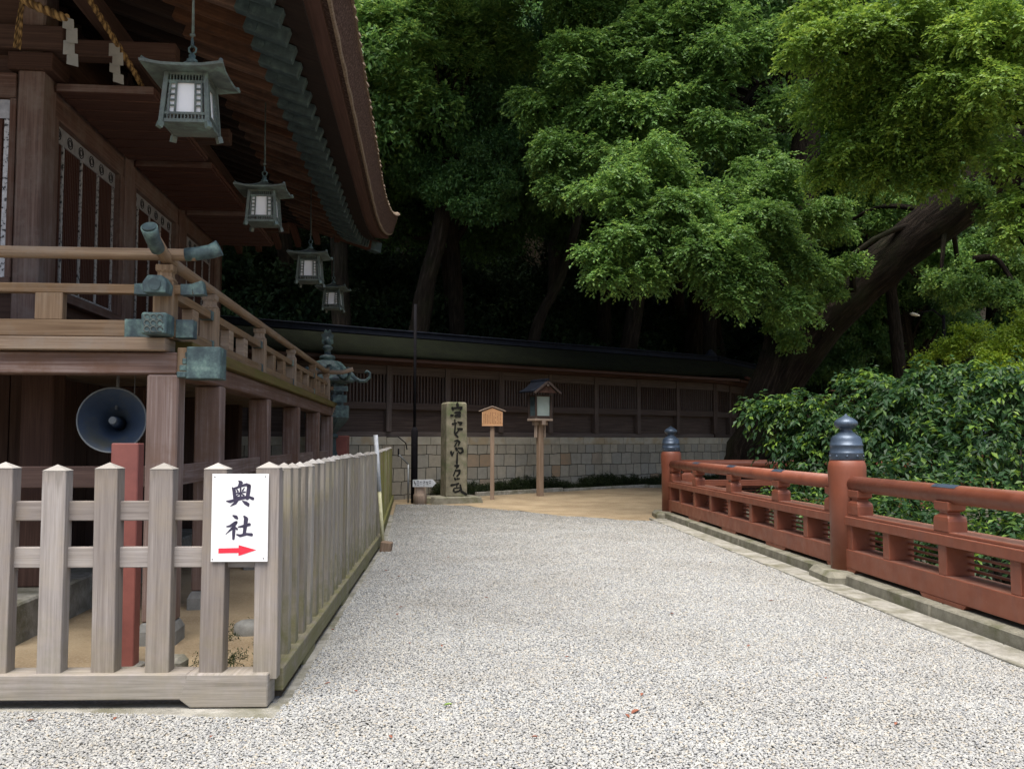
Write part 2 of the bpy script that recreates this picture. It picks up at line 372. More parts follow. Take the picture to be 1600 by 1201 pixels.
def gravel_sheet():
    m, t, b = new_mat('gravel_bed'); pos = N(t, 'ShaderNodeNewGeometry').outputs['Position']
    v = N(t, 'ShaderNodeTexVoronoi'); v.inputs['Scale'].default_value = 62; t.links.new(pos, v.inputs['Vector'])
    sep = N(t, 'ShaderNodeSeparateColor'); t.links.new(v.outputs['Color'], sep.inputs[0])
    col = ramp(t, sep.outputs[0], GB)
    col = mix(t, mrange(t, v.outputs['Distance'], .35, .75, 0, .8), col, (.17,.168,.155))
    sy = N(t, 'ShaderNodeSeparateXYZ'); t.links.new(pos, sy.inputs[0])      # far end darkened: tree shade painted into the bed colour
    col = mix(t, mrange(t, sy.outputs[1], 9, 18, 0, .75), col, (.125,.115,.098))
    t.links.new(col, b.inputs['Base Color']); b.inputs['Roughness'].default_value = .85
    bump(t, mrange(t, v.outputs['Distance'], 0, .7, 1, 0), b, .5, .006)
    return m
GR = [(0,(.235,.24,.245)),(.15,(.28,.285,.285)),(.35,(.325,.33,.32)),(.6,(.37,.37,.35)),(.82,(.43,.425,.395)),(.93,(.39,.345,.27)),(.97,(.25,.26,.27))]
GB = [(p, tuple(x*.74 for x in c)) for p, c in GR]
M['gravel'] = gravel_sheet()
def pebble():
    m, t, b = new_mat('pebble'); oi = N(t, 'ShaderNodeObjectInfo')
    col = ramp(t, oi.outputs['Random'], GR)
    col = mix(t, mrange(t, noise(t, N(t, 'ShaderNodeNewGeometry').outputs['Position'], .8, 5, .65), .42, .72, 0, .38), col, (.22,.20,.165))
    t.links.new(col, b.inputs['Base Color']); b.inputs['Roughness'].default_value = .75
    return m
M['pebble'] = pebble()
def soil():
    m, t, b = new_mat('sandy_ground'); pos = N(t, 'ShaderNodeNewGeometry').outputs['Position']
    n = noise(t, pos, 1.2, 6, .65); f = noise(t, pos, 45, 4, .8)
    col = ramp(t, n, [(.3,(.21,.155,.095)),(.55,(.31,.24,.15)),(.75,(.39,.31,.205))])
    col = mix(t, mrange(t, f, .5, .68, 0, .55), col, (.42,.37,.30))
    col = mix(t, mrange(t, f, .25, .42, .6, 0), col, (.10,.07,.04))
    sep = N(t, 'ShaderNodeSeparateXYZ'); t.links.new(pos, sep.inputs[0])
    # leaf litter and humus where the ground slopes (the wood and the ravine), bare sand where it is trodden flat
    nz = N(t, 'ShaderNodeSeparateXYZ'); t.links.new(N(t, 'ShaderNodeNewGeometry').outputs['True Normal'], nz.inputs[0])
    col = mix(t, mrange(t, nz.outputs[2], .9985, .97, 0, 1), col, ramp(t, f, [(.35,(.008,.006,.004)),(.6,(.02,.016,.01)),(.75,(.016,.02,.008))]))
    t.links.new(col, b.inputs['Base Color']); b.inputs['Roughness'].default_value = 1; b.inputs['Specular IOR Level'].default_value = .1
    bump(t, f, b, .5, .012); return m
M['soil'] = soil()
M['camphor_leaf'] = leafmat('camphor_leaf', (.042,.095,.022), (.12,.245,.055), (.24,.37,.07))
M['camphor_bright'] = leafmat('young_camphor_leaf', (.055,.115,.018), (.15,.27,.04), (.28,.40,.06), .35)
M['oak_leaf'] = leafmat('forest_leaf', (.028,.068,.024), (.078,.18,.052), (.16,.29,.07))
M['laurel_leaf'] = leafmat('laurel_leaf', (.036,.085,.022), (.105,.23,.055), (.24,.37,.08))
M['shrub_leaf'] = leafmat('shrub_leaf', (.012,.036,.014), (.034,.095,.028), (.20,.33,.035), .38)
M['maple_leaf'] = leafmat('maple_leaf', (.09,.16,.012), (.17,.27,.02), (.28,.36,.03), .4)
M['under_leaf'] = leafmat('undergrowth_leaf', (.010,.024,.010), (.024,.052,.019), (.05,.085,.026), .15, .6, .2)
M['moss'] = leafmat('weed_leaf', (.012,.022,.008), (.03,.05,.014), (.07,.09,.025))
M['leaf_red'] = speckle('fallen_leaf_brown', [(.3,(.17,.05,.03)),(.7,(.28,.10,.05))], 20, .7)
M['leaf_green'] = speckle('fallen_leaf_green', [(.3,(.15,.26,.04)),(.7,(.25,.36,.07))], 20, .6)

# ------------------------------------------------------------------ terrain
def wall_y(x): return 22.5 + (x+3.0)*1.01/1.36
def rail_x(y): return 4.23 - .061*y
def terrain(x, y):
    z = np.zeros_like(x)
    d = (y - wall_y(x))*.803                       # distance behind the roofed wall
    hill = np.clip(d-5, 0, None)*.52
    hill = hill + np.clip(d-17, 0, None)*.5
    z = np.where((d > 5), np.minimum(hill, 60), z)
    # ravine to the right of the red railing, up to the return railing
    rx = (x - (rail_x(np.clip(y,-50,18.6))+.32))
    inr = np.clip(rx/1.1, 0, 1) * np.clip((18.9-y)/.8, 0, 1)
    z = z - 2.6*inr*inr*(3-2*inr)
    # trodden earth slopes up gently towards the wall
    z = z + np.clip((y-17.5)/9, 0, 1)*.17*np.clip((8-np.abs(x-1))/6, 0, 1)*(d < 5)
    return z
xs = np.unique(np.concatenate([np.linspace(-160,-14,24), np.linspace(-14,14,141), np.linspace(14,160,40)]))
ys = np.unique(np.concatenate([np.linspace(-150,-4,16), np.linspace(-4,46,201), np.linspace(46,180,50)]))
GX, GY = np.meshgrid(xs, ys); GZ = terrain(GX, GY)
nx_, ny_ = len(xs), len(ys)
verts = np.stack([GX, GY, GZ], -1).reshape(-1,3)
ii = (np.arange(ny_-1)[:,None]*nx_ + np.arange(nx_-1)[None,:]).ravel()
quads = np.stack([ii, ii+1, ii+nx_+1, ii+nx_], -1)
def np_mesh(name, v, f, smooth=True):
    me = bpy.data.meshes.new(name); k = f.shape[1]
    me.vertices.add(len(v)); me.vertices.foreach_set('co', np.ascontiguousarray(v, dtype=np.float32).ravel())
    me.loops.add(f.size); me.loops.foreach_set('vertex_index', np.ascontiguousarray(f, dtype=np.int32).ravel())
    me.polygons.add(len(f)); me.polygons.foreach_set('loop_start', np.arange(0, f.size, k, dtype=np.int32))
    me.polygons.foreach_set('loop_total', np.full(len(f), k, dtype=np.int32))
    me.polygons.foreach_set('use_smooth', np.full(len(f), smooth, dtype=bool))
    me.update(calc_edges=True); return me
g = link_mesh('ground', np_mesh('ground', verts, quads), M['soil']); tag(g, kind='structure')

# gravel path: a sheet 12 mm above the ground with a wavy far edge
def far_edge(x):    # y where gravel gives way to sand
    return np.interp(x, [-3.2,-1.5,0,1,2,2.9,4.2], [21.2,20.9,19.4,18.3,17.6,17.2,16.8])
gm = MB(1)
cols = np.linspace(-9, 3.95, 60)
rows = np.concatenate([np.linspace(-12, 3, 8), np.linspace(3.3, 17, 30)])
def gx_r(y): return rail_x(y)-.53
def fence_x(y): return np.interp(y, [-50,5.22,5.27,13.3,22.8,30], [-9,-9,-1.33,-1.88,-2.87,-2.87])
pv = []; pf = []
N1 = 40; ylist = np.concatenate([np.linspace(-12,5.2,14), np.linspace(5.21,22,60)])
for y in ylist:
    for k in range(N1):
        x = fence_x(y)+.05 + (gx_r(y)-fence_x(y)-.05)*k/(N1-1)
        fe = float(far_edge(x)) + .12*math.sin(x*5)+.08*math.sin(x*11)
        yy = min(y, fe)
        pv.append((x, yy, float(terrain(np.array(x), np.array(yy)))+.012))
for j in range(len(ylist)-1):
    for k in range(N1-1):
        a = j*N1+k
        q = [a, a+1, a+N1+1, a+N1]
        if abs(pv[a][1]-pv[a+N1][1]) + abs(pv[a+1][1]-pv[a+N1+1][1]) < 1e-4: continue
        pf.append(q)
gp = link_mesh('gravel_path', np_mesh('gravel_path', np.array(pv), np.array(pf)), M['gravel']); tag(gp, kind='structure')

# loose stones (uncountable): one object, stones scattered by geometry nodes
rng = np.random.default_rng(5)
def scatter(y0, y1, step):
    out = []
    xx, yy = np.meshgrid(np.arange(-4.5, 8.5, step), np.arange(y0, y1, step))
    x = xx.ravel() + rng.uniform(-.5,.5,xx.size)*step; y = yy.ravel() + rng.uniform(-.5,.5,xx.size)*step
    keep = (x < gx_r(y)+.01) & (x > fence_x(y)+.07) & (np.abs(x) < y*.66+.4)
    keep &= ~((y > 5.02-.0) & (y < 5.4) & (x < -1.28)) | (y < 5.02 - (x+1.28)*.0875)
    x, y = x[keep], y[keep]
    return np.stack([x, y, .012 + rng.uniform(0,.007,x.size)], -1)
pts = scatter(3.7, 21, .0136)
thin = rng.random(len(pts)) < np.interp(pts[:,1], [7,12,16,21], [1,.72,.4,.05])
thin &= pts[:,1] < far_edge(pts[:,0])-.1
pts = pts[thin]; pts[:,2] += terrain(pts[:,0], pts[:,1]) + .006*(np.sin(pts[:,0]*3.1+np.sin(pts[:,1]*2.3)*1.5)*np.sin(pts[:,1]*2.7+pts[:,0])+1)
pme = bpy.data.meshes.new('gravel_stones'); pme.vertices.add(len(pts)); pme.vertices.foreach_set('co', pts.astype(np.float32).ravel()); pme.update()
stones = link_mesh('gravel_stones', pme, M['pebble']); tag(stones, kind='stuff', label='loose pale grey gravel stones covering the path', cat='gravel')
ng = bpy.data.node_groups.new('scatter_stones', 'GeometryNodeTree')
ng.interface.new_socket('Geometry', in_out='INPUT', socket_type='NodeSocketGeometry')
ng.interface.new_socket('Geometry', in_out='OUTPUT', socket_type='NodeSocketGeometry')
gi = ng.nodes.new('NodeGroupInput'); go = ng.nodes.new('NodeGroupOutput')
ico = ng.nodes.new('GeometryNodeMeshIcoSphere'); ico.inputs['Radius'].default_value = 1; ico.inputs['Subdivisions'].default_value = 1
smt = ng.nodes.new('GeometryNodeSetMaterial'); smt.inputs['Material'].default_value = M['pebble']
iop = ng.nodes.new('GeometryNodeInstanceOnPoints')
rs = ng.nodes.new('FunctionNodeRandomValue'); rs.data_type = 'FLOAT_VECTOR'
rs.inputs[0].default_value = (.006,.005,.003); rs.inputs[1].default_value = (.0130,.0105,.0058)
rr = ng.nodes.new('FunctionNodeRandomValue'); rr.data_type = 'FLOAT_VECTOR'
rr.inputs[0].default_value = (-.4,-.4,0); rr.inputs[1].default_value = (.4,.4,6.28); rr.inputs['Seed'].default_value = 7
L_ = ng.links.new
L_(ico.outputs[0], smt.inputs[0]); L_(smt.outputs[0], iop.inputs['Instance']); L_(gi.outputs[0], iop.inputs['Points'])
L_(rs.outputs[0], iop.inputs['Scale']); L_(rr.outputs[0], iop.inputs['Rotation']); L_(iop.outputs[0], go.inputs[0])
md = stones.modifiers.new('scatter', 'NODES'); md.node_group = ng

# ------------------------------------------------------------------ kerb along the red railing
KX = lambda y: rail_x(y)
k1 = MB(3)
for a, b in ((-6, 1.55), (1.6, 4.6), (4.63, 7.9), (7.93, 9.6), (10.4, 13.2), (13.23, 16), (16.03, 17.95)):
    k1.beam((KX(a)-.02, a, -1.235), (KX(b)-.02, b, -1.235), .38, 2.72)
kerb = k1.build('kerb', M['kerbstone'], bevel=.012); tag(kerb, kind='structure')
pads = MB(4)
for y in (1.75, 9.98, 18.15):
    pads.box(KX(y)-.34, KX(y)+.24, y-.36, y+.36, -1.5, .135)
tag(pads.build('kerb_pad', M['kerbstone'], bevel=.05), kind='structure')
k2 = MB(5)
for a, b in ((-6, 3.2), (3.22, 6.8), (6.82, 9.3), (9.33, 12.3), (12.32, 15.0), (15.02, 17.7)):
    k2.beam((KX(a)-.355, a, .0), (KX(b)-.355, b, .0), .26, .05)
    k2.beam((KX(a)-.515, a, .0), (KX(b)-.515, b, .0), .045, .075)
tag(k2.build('gutter_strip', M['concrete'], bevel=.006), kind='structure')

# ------------------------------------------------------------------ red railing
def big_post(parent, x, y):
    p = MB(int(y*10)); p.lathe([(.185,.12),(.188,.95),(.198,1.15),(.198,1.22),(.19,1.262),(.176,1.288),(.165,1.30)], 32, x, y)
    o = p.build('post', M['red'], parent)
    c = MB(2); c.lathe([(.172,1.295),(.178,1.30),(.176,1.36),(.178,1.365),(.178,1.375),(.172,1.38),(.170,1.44),(.174,1.445),(.174,1.46),(.166,1.465),
                        (.162,1.51),(.150,1.535),(.145,1.545),(.105,1.57),(.07,1.60),(.062,1.615),(.066,1.622),(.062,1.63),(.09,1.64),(.118,1.665),(.125,1.69),
                        (.115,1.715),(.085,1.74),(.045,1.76),(.018,1.775),(.004,1.795)], 36, x, y)
    for k in range(10):
        a = k/10*6.283; c.lathe([(.0,1.325),(.012,1.328),(.012,1.345),(.0,1.35)], 6, x+.178*math.cos(a), y+.178*math.sin(a))
    cap = c.build('finial', M['giboshi'], o)
    return o
def railing(p0, p1, name, label, nseg, posts=(1,1), group='red lacquered railings round the ravine'):
    """railing from p0 to p1 (xy); nseg bays of about one metre"""
    root = empty(name, (0,0,0), 0, label, 'railing', group)
    A = Vector((*p0,0)); B = Vector((*p1,0)); d = (B-A); L = d.length; d.normalize(); n = Vector((-d.y, d.x, 0))
    def Q(s, off=0, z=0): return A + d*s + n*off + Vector((0,0,z))
    s0, s1 = .15, L-.15
    # bottom beam with cut-outs: made of feet and a continuous upper part
    b = MB(8); b.beam(Q(s0,.045,.2625), Q(s1,.045,.2625), .28, .195)
    b.build('bottom_beam', M['red'], root, .006)
    for i in range(nseg//2+1):
        f = MB(9)
        c = L*i*2/nseg; a0, a1 = max(s0, c-.33), min(s1, c+.33)
        b0 = len(f.v); poly = [(a0-.05 if a0>s0 else a0, .1645),(a0,.125),(a1,.125),(a1+.05 if a1<s1 else a1,.1645)]
        for off in (-.093,.183):
            f.v += [tuple(Q(u,off,z)) for u,z in poly]
        for q in ([0,1,2,3],[7,6,5,4],[0,4,5,1],[1,5,6,2],[2,6,7,3],[3,7,4,0]): f.face([b0+k for k in q], [(0,0)]*4)
        f.build('beam_foot', M['red'], root, .003)
    m = MB(10)
    m.beam(Q(s0,.045,.66), Q(s1,.045,.66), .30, .09); m.prism([(0,0),(1,0),(1,1)],'x',-900,-900.001) if 0 else None; m.beam(Q(s0,.045,.719), Q(s1,.045,.719), .25, .028)
    m.build('middle_rail', M['red'], root, .006)
    t = MB(11); t.tube([Q(s0+.02,0,1.045), Q(s1-.02,0,1.045)], .082, 24)
    t.build('top_rail', M['red'], root)
    sl = MB(12)
    for z in (.41,.465,.52,.575):
        sl.beam(Q(s0,.13,z), Q(s1,.13,z), .03, .02)
    sl.build('slat', M['red'], root)
    for i in range(nseg+1):
        s_ = min(max(L*i/nseg, s0+.06), s1-.06)
        if 0 < i < nseg or True:
            MB(i).beam(Q(s_,.045,.36), Q(s_,.045,.615), .13, .25, up=n).build('baluster', M['red'], root, .006)
    for i in range(0, nseg+1, 2):
        s_ = min(max(L*i/nseg, s0+.16), s1-.16)
        k = MB(i); w2 = .085
        prof = [(.125,.733),(.127,.82),(.118,.852),(.09,.868),(.070,.878),(.066,.895),(.115,.912),(.118,.985)]
        b0 = len(k.v)
        for r_, z in prof:
            for sx, sy in ((-1,-1),(1,-1),(1,1),(-1,1)): k.v.append(tuple(Q(s_+sx*r_, sy*w2*(r_/.13)**.6, z)))
        for a in range(len(prof)-1):
            for q in range(4):
                j=(q+1)%4; k.face([b0+a*4+q, b0+a*4+j, b0+a*4+4+j, b0+a*4+4+q], [(0,0)]*4)
        e = b0+4*(len(prof)-1); k.face([e,e+1,e+2,e+3],[(0,0)]*4)
        k.build('strut', M['red'], root, .006)
        if 0 < i < nseg:
            st = MB(3)
            r2 = .0845; b0 = len(st.v); na = 7
            for u in (-.19,.19):
                for q in range(na):
                    a = math.pi*(.24+.52*q/(na-1)); st.v.append(tuple(Q(s_+u, math.cos(a)*r2, 1.045+math.sin(a)*r2)))
            for q in range(na-1): st.face([b0+q, b0+q+1, b0+na+q+1, b0+na+q],[(0,0)]*4, True)
            st.build('rail_strap', M['giboshi'], root)
    for flag, s_ in zip(posts, (0, L)):
        if flag:
            pq = Q(s_); big_post(root, pq.x, pq.y)
    return root
railing((KX(10.0), 10.0), (KX(1.75), 1.75), 'red_railing', 'near span of red railing, running off the right edge beyond the taller finial post', 8, (0,1))
railing((KX(18.15), 18.15), (KX(10.0), 10.0), 'red_railing', 'middle span of red railing along the gravel, between the two posts with blue-black finials', 8, (1,1))
railing((KX(18.15), 18.15), (9.6, 18.9), 'red_railing', 'far span of red railing turning off behind the shrub, below the big leaning tree', 6, (0,1))
# kerb below the return span
kk = MB(6); kk.beam((3.4,18.19,-1.235),(9.9,18.93,-1.235),.38,2.72); tag(kk.build('kerb', M['kerbstone'], bevel=.012), kind='structure')

# ------------------------------------------------------------------ picket fences
def picket_mesh(seed, mat):
    p = MB(seed); p.box(-.066,.066,-.05,.05,.15,1.33)
    o = p
    return o
def picket_cap(seed):
    c = MB(seed); b = len(c.v)
    c.v += [(-.067,-.051,1.331),(.067,-.051,1.331),(.067,.051,1.331),(-.067,.051,1.331),(-.002,0,1.366)]
    for q in ([0,1,4],[1,2,4],[2,3,4],[3,0,4]): c.face([b+k for k in q], [(q[0]*.1,0),(q[0]*.1+.1,0),(q[0]*.1,.1)])
    return c
pk_protos = {}
def fence(root, n, spacing, mat, first=.0, start_dir=1):
    """pickets along local +x from the root; front is -y"""
    key = mat.name
    if key not in pk_protos:
        pk_protos[key] = []
        for s_ in range(5):
            a = picket_mesh(s_*7+3, mat).build('picket', mat, root, .004); c = picket_cap(s_).build('picket_tip', M['fence_top'], a)
            pk_protos[key].append((a, c, [False]))
    rnd = random.Random(n)
    for i in range(n):
        a, c, used = pk_protos[key][rnd.randrange(5)]
        if used[0]:
            a2 = a.copy(); C.objects.link(a2); c2 = c.copy(); C.objects.link(c2); c2.parent = a2
        else: a2 = a; used[0] = True
        a2.parent = root
        a2.location = (first + start_dir*i*spacing, rnd.uniform(-.004,.004), rnd.uniform(-.012,.006)); a2.rotation_euler = (rnd.uniform(-.007,.007), rnd.uniform(-.010,.010), rnd.uniform(-.05,.05))
def cleanup():
    for l in pk_protos.values():
        for a, c, used in l:
            if not used[0]: bpy.data.objects.remove(c); bpy.data.objects.remove(a)
fr = empty('picket_fence', (-1.35, 5.31, .012), R(1.3), 'low weathered picket fence facing the viewer, with the white sign nailed to it', 'fence', 'grey wooden picket fences round the hall')
fence(fr, 11, .300, M['fence'], -.040, -1)
for z0, z1 in ((1.035,1.145),(.77,.885)):
    MB(int(z0*9)).box(-3.4,-.03,-.022+.02,.03+.02,z0,z1).build('rail', M['fence'], fr, .004)
sl = MB(5); sl.box(-3.4,-.46,-.09,.09,.055,.195); sl.prism([(-.50,.056),(-.44,.012),(-.012,.012),(-.012,.194),(-.46,.194)], 'y', -.092, .085)
sl.build('sill', M['fence'], fr, .006)
def side_fence(p0, p1, label, n, mt='fence_moss'):
    A, B = Vector(p0), Vector(p1); d = B-A; ang = math.atan2(d.y, d.x); L = d.length
    r = empty('picket_fence', (p0[0], p0[1], 0), ang, label, 'fence', 'grey wooden picket fences round the hall')
    sp = L/n
    fence(r, n, sp, M[mt], sp*.55, 1)
    for z0, z1 in ((1.035,1.145),(.77,.885)):
        MB(int(z0*9+L)).box(.12,L-.02,.01-.0,.06,z0,z1).build('rail', M[mt], r, .004)
    m = MB(9); x = .0
    m.box(.092, L-.004, -.085, .085, .062, .197)
    for k in range(int(L/2.2)+1): m.box(.1+k*2.2+.8, min(.1+k*2.2+1.3, L), -.08, .08, .012, .0615)
    m.build('sill', M[mt], r, .006)
    return r
side_fence((-1.40,5.32), (-1.93,13.25), 'long picket fence running back beside the gravel, ending at the leaning white pole', 26)
side_fence((-1.96,13.32), (-2.93,22.3), 'green stained picket fence beyond the leaning pole, reaching towards the stone wall', 29, 'fence_green')
kb = MB(7)
kb.beam((-6,5.16-.085,.0),(-1.19,5.16+.03,.0),.30,.036); kb.beam((-1.27,5.33,.001),(-1.80,13.3,.001),.14,.034); kb.beam((-1.81,13.3,.0),(-2.79,22.3,.0),.14,.034)
tag(kb.build('fence_kerb', M['concrete'], bevel=.004), kind='structure')

# sign on the front fence
sg = empty('direction_sign', (-1.536, 5.24, 1.068), R(1.3), 'white rectangular sign with two black brush characters above a red arrow', 'sign')
MB(1).box(-.159,.159,-.003,.003,-.246,.246).build('board', M['white'], sg, .001)
cv = lambda x, y: ((x-393)/690*.317, (578-y)/690*.317)
im = MB(2)
strokes(im, [
 [(372,128,14),(400,150,52),(372,205,26)], [(298,212,18),(318,250,44),(328,345,40)],
 [(322,222,30),(400,192,28),(470,172,36),(500,192,48)], [(500,188,48),(492,260,50),(482,340,45)],
 [(350,232,14),(364,258,24)], [(442,214,12),(422,248,20)], [(340,282,18),(455,264,18)], [(397,215,20),(397,330,22)],
 [(388,285,12),(350,312,16)], [(408,285,12),(438,306,20)], [(335,334,24),(470,322,24)],
 [(228,375,14),(268,380,38),(400,347,34),(500,325,30),(548,345,38)],
 [(350,362,52),(334,400,38),(275,437,6)], [(422,372,12),(460,397,44),(490,417,44),(495,430,26)],
 [(312,552,20),(345,570,46),(362,585,28)], [(235,685,14),(275,680,30),(335,642,40),(352,632,34)],
 [(350,635,36),(310,700,34),(225,778,6)], [(327,690,38),(322,760,40),(320,832,32)], [(335,690,14),(362,716,26)],
 [(378,690,16),(440,680,36),(512,660,38)], [(445,560,22),(470,590,54),(462,680,46),(450,780,40)],
 [(360,782,16),(400,797,36),(480,777,30),(540,785,40)]], cv, -.0042, -.003)
im.build('lettering', M['ink'], sg)
ar = MB(3); poly = [cv(*p) for p in [(140,950),(140,1010),(385,1005),(385,1042),(600,970),(385,910),(385,945)]]
ar.prism(poly, 'y', -.0046, -.003); ar.build('arrow', M['redink'], sg)
for (x, y) in ((80,78),(698,76),(68,1082),(690,1072)):
    q = cv(x, y); MB(4).tube([(q[0],-.006,q[1]),(q[0],-.002,q[1])], .0035, 8).build('nail', M['nail'], sg)

# leaning white pole and its block
wp = empty('leaning_pole', (-1.735, 12.55, .02), 0, 'thin white pole with yellowed lower half leaning against the side fence', 'pole')
MB(1).tube([(0,0,0),(-.065,.02,.80)], .026, 10).build('lower_half', M['polelow'], wp)
MB(2).tube([(-.065,.02,.80),(-.125,.04,1.56)], .030, 10).build('upper_half', M['poletop'], wp)
wb = MB(3); wb.beam((-1.70,12.50,.012),(-1.68,12.50,.15),.15,.17)
tag(wb.build('wood_block', M['lampwood'], bevel=.012), 'short brown wooden block at the foot of the leaning pole', 'block')

# ------------------------------------------------------------------ shrine hall
SH = R(5.36)
hall = empty('shrine_hall', (-2.63, 7.0, 0), SH, 'dark timber shrine hall with raised veranda, thick bark roof and green copper fittings', 'shrine')
YE = 11.6                                              # far end of the veranda
posts_y = [0, 1.45, 4.0, 6.6, 9.2, 11.5]
for i, y in enumerate(posts_y):
    MB(20+i).box(-.115,.115,y-.105,y+.105,.16,1.995).build('veranda_post', M['post_wood'], hall, .012)
    s_ = MB(30+i); s_.lathe([(.20,-.02),(.20,.10),(.16,.16)], 4, 0, y, math.pi/4, False); s_.build('post_stone', M['greystone'], hall, .01)
for i, x in enumerate([-2.4, -4.8, -7.2]):
    MB(40+i).box(x-.11,x+.11,-.11,.11,.16,1.995).build('veranda_post', M['post_wood'], hall, .012)
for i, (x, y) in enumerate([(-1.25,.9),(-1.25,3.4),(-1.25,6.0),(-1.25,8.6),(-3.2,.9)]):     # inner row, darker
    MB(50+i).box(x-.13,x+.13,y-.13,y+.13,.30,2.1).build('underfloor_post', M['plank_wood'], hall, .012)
# tie beams
MB(60).box(-8,-.12,-.03,.03,1.15,1.31).build('tie_beam', M['plank_wood'], hall, .006)
for a, b in zip(posts_y, posts_y[1:]):
    MB(int(a*7)).box(-.03,.03,a+.107,b-.107,1.15,1.31).build('tie_beam', M['post_wood'], hall, .006)
# edge beams below the floor
MB(62).box(-8,.10,-.10,.10,2.0,2.165).build('edge_beam', M['post_wood'], hall, .01)
MB(63).box(-.10,.098,.102,YE+.2,2.0,2.165).build('edge_beam', M['post_wood'], hall, .01)
for yy, q in ((0, .245), (YE, .215)):
    e = MB(64+int(yy)); e.box(.102,.20,yy-.10,yy+.10,1.975,2.20); e.build('beam_end', M['rail_wood'], hall, .006)
    e = MB(65); e.box(.17,.42,yy-.108,yy+.108,1.966,2.208)
    for k in range(4): e.box(.10+.02*k,.172,yy-.107,yy+.107,1.975+.05*k,2.02+.05*k)
    e.build('beam_cap', M['patina'], hall, .008)
MB(66).box(-8,.03,-.17,.12,2.17,2.27).build('floor_fascia', M['rail_wood'], hall, .008)
MB(67).box(.031-.14,.16,-.0+.121,YE+.35,2.17,2.27).build('floor_fascia', M['mossfascia'], hall, .008)
fl = MB(68)
for k in range(14): fl.box(-2.1+k*.145,-2.1+k*.145+.14,.13,YE+.3,2.18,2.262)
fl.build('veranda_floor', M['rail_wood'], hall)
fl = MB(69)
for k in range(20): fl.box(-8, -2.11, .13+k*.1, .225+k*.1, 2.18, 2.262)
fl.build('veranda_floor', M['rail_wood'], hall)
# under-floor skirt, podium
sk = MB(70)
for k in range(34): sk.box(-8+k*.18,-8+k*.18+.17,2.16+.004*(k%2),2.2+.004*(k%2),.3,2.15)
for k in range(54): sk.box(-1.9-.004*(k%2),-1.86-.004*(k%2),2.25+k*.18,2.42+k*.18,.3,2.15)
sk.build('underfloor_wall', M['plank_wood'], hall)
pd = MB(71); pd.box(-9,-1.02,-.12,10.8,-.05,.30); pd.build('podium', M['concrete'], hall, .015)
# railing of the veranda
def vr_post(x, y, seed, parent=hall, w_=.075, top=2.84):
    m = MB(seed); m.box(x-w_,x+w_,y-w_,y+w_,2.27,top-.13)
    b = len(m.v); lv = [(w_,top-.13),(w_*.95,top-.115),(w_*.72,top-.09),(w_*.68,top-.06),(w_*.85,top-.05),(w_*.85,top)]
    m.lathe([(r*1.414,z) for r, z in lv], 4, x, y, math.pi/4, False)
    return m.build('railing_post', M['rail_wood'], parent, .006)
PX = -.02
for i, y in enumerate([0.0, 1.45, 4.0, 6.6, 9.2, 11.45]): vr_post(PX, y, 80+i)
for i, x in enumerate([-2.6, -5.2]): vr_post(x, 0, 90+i)
# side top rail (round) sweeping up at both ends
def sweep(axis, a0, a1, ztop):
    pts = []
    for k in range(33):
        t = k/32; s_ = a0+(a1-a0)*t
        dz = 0
        if s_ > a1-1.0: dz = .11*((s_-(a1-1.0))/1.0)**2.4
        if s_ < a0+.55: dz = .11*(((a0+.55)-s_)/.55)**2
        pts.append((PX, s_, ztop+dz) if axis == 'y' else (s_, 0, ztop+dz))
    return pts
sp = sweep('y', -.40, YE+.42, 2.885); MB(95).tube(sp, .047, 16).build('top_rail', M['rail_wood'], hall)
def cap_tube(pts, r, n=16): return MB(96).tube(pts, r, n).build('rail_cap', M['patina'], hall)
cap_tube([(PX,-.46,3.03),(PX,-.42,3.0),(PX,-.36,2.965),(PX,-.24,2.92)], [.060,.056,.053,.052])
MB(3).tube([(PX,-.468,3.038),(PX,-.458,3.027)], .05, 16).build('rail_cap_medallion', M['patina_dark'], hall)
cap_tube([(PX,YE+.12,2.925),(PX,YE+.30,2.96),(PX,YE+.46,3.02)], [.054,.056,.066])
fp = [(-8,0,2.925),(-1,0,2.925),(.1,0,2.925),(.2,0,2.927)]; MB(97).tube(fp, .047, 16).build('top_rail', M['rail_wood'], hall)
cap_tube([(.12,0,2.927),(.22,0,2.938),(.31,0,2.955),(.375,0,2.985)], [.052,.053,.056,.064])
# middle rail
MB(98).box(-8,.24,-.045,.045,2.615,2.685).build('middle_rail', M['rail_wood'], hall, .004)
MB(99).box(PX-.044,PX+.044,-.24,YE+.3,2.600,2.670).build('middle_rail', M['rail_wood'], hall, .004)
c = MB(100); c.beam((.10,0,2.65),(.19,0,2.652),.10,.084); c.beam((.19,0,2.652),(.27,0,2.668),.102,.086,wd1=.11,ht1=.108); c.build('rail_cap', M['patina'], hall, .003)
c = MB(101); c.beam((-.24,0,2.65),(-.09,0,2.65),.104,.084); c.build('rail_cap', M['patina'], hall, .003)
c = MB(102); c.prism([(PX-.08,2.585),(PX+.08,2.585),(PX+.088,2.66),(PX+.05,2.715),(PX-.05,2.715),(PX-.088,2.66)], 'y', -.30, -.12); c.build('rail_cap', M['patina'], hall, .006)
MB(5).tube([(PX,-.31,2.645),(PX,-.295,2.645)], .045, 16).build('rail_cap_medallion', M['patina_dark'], hall)
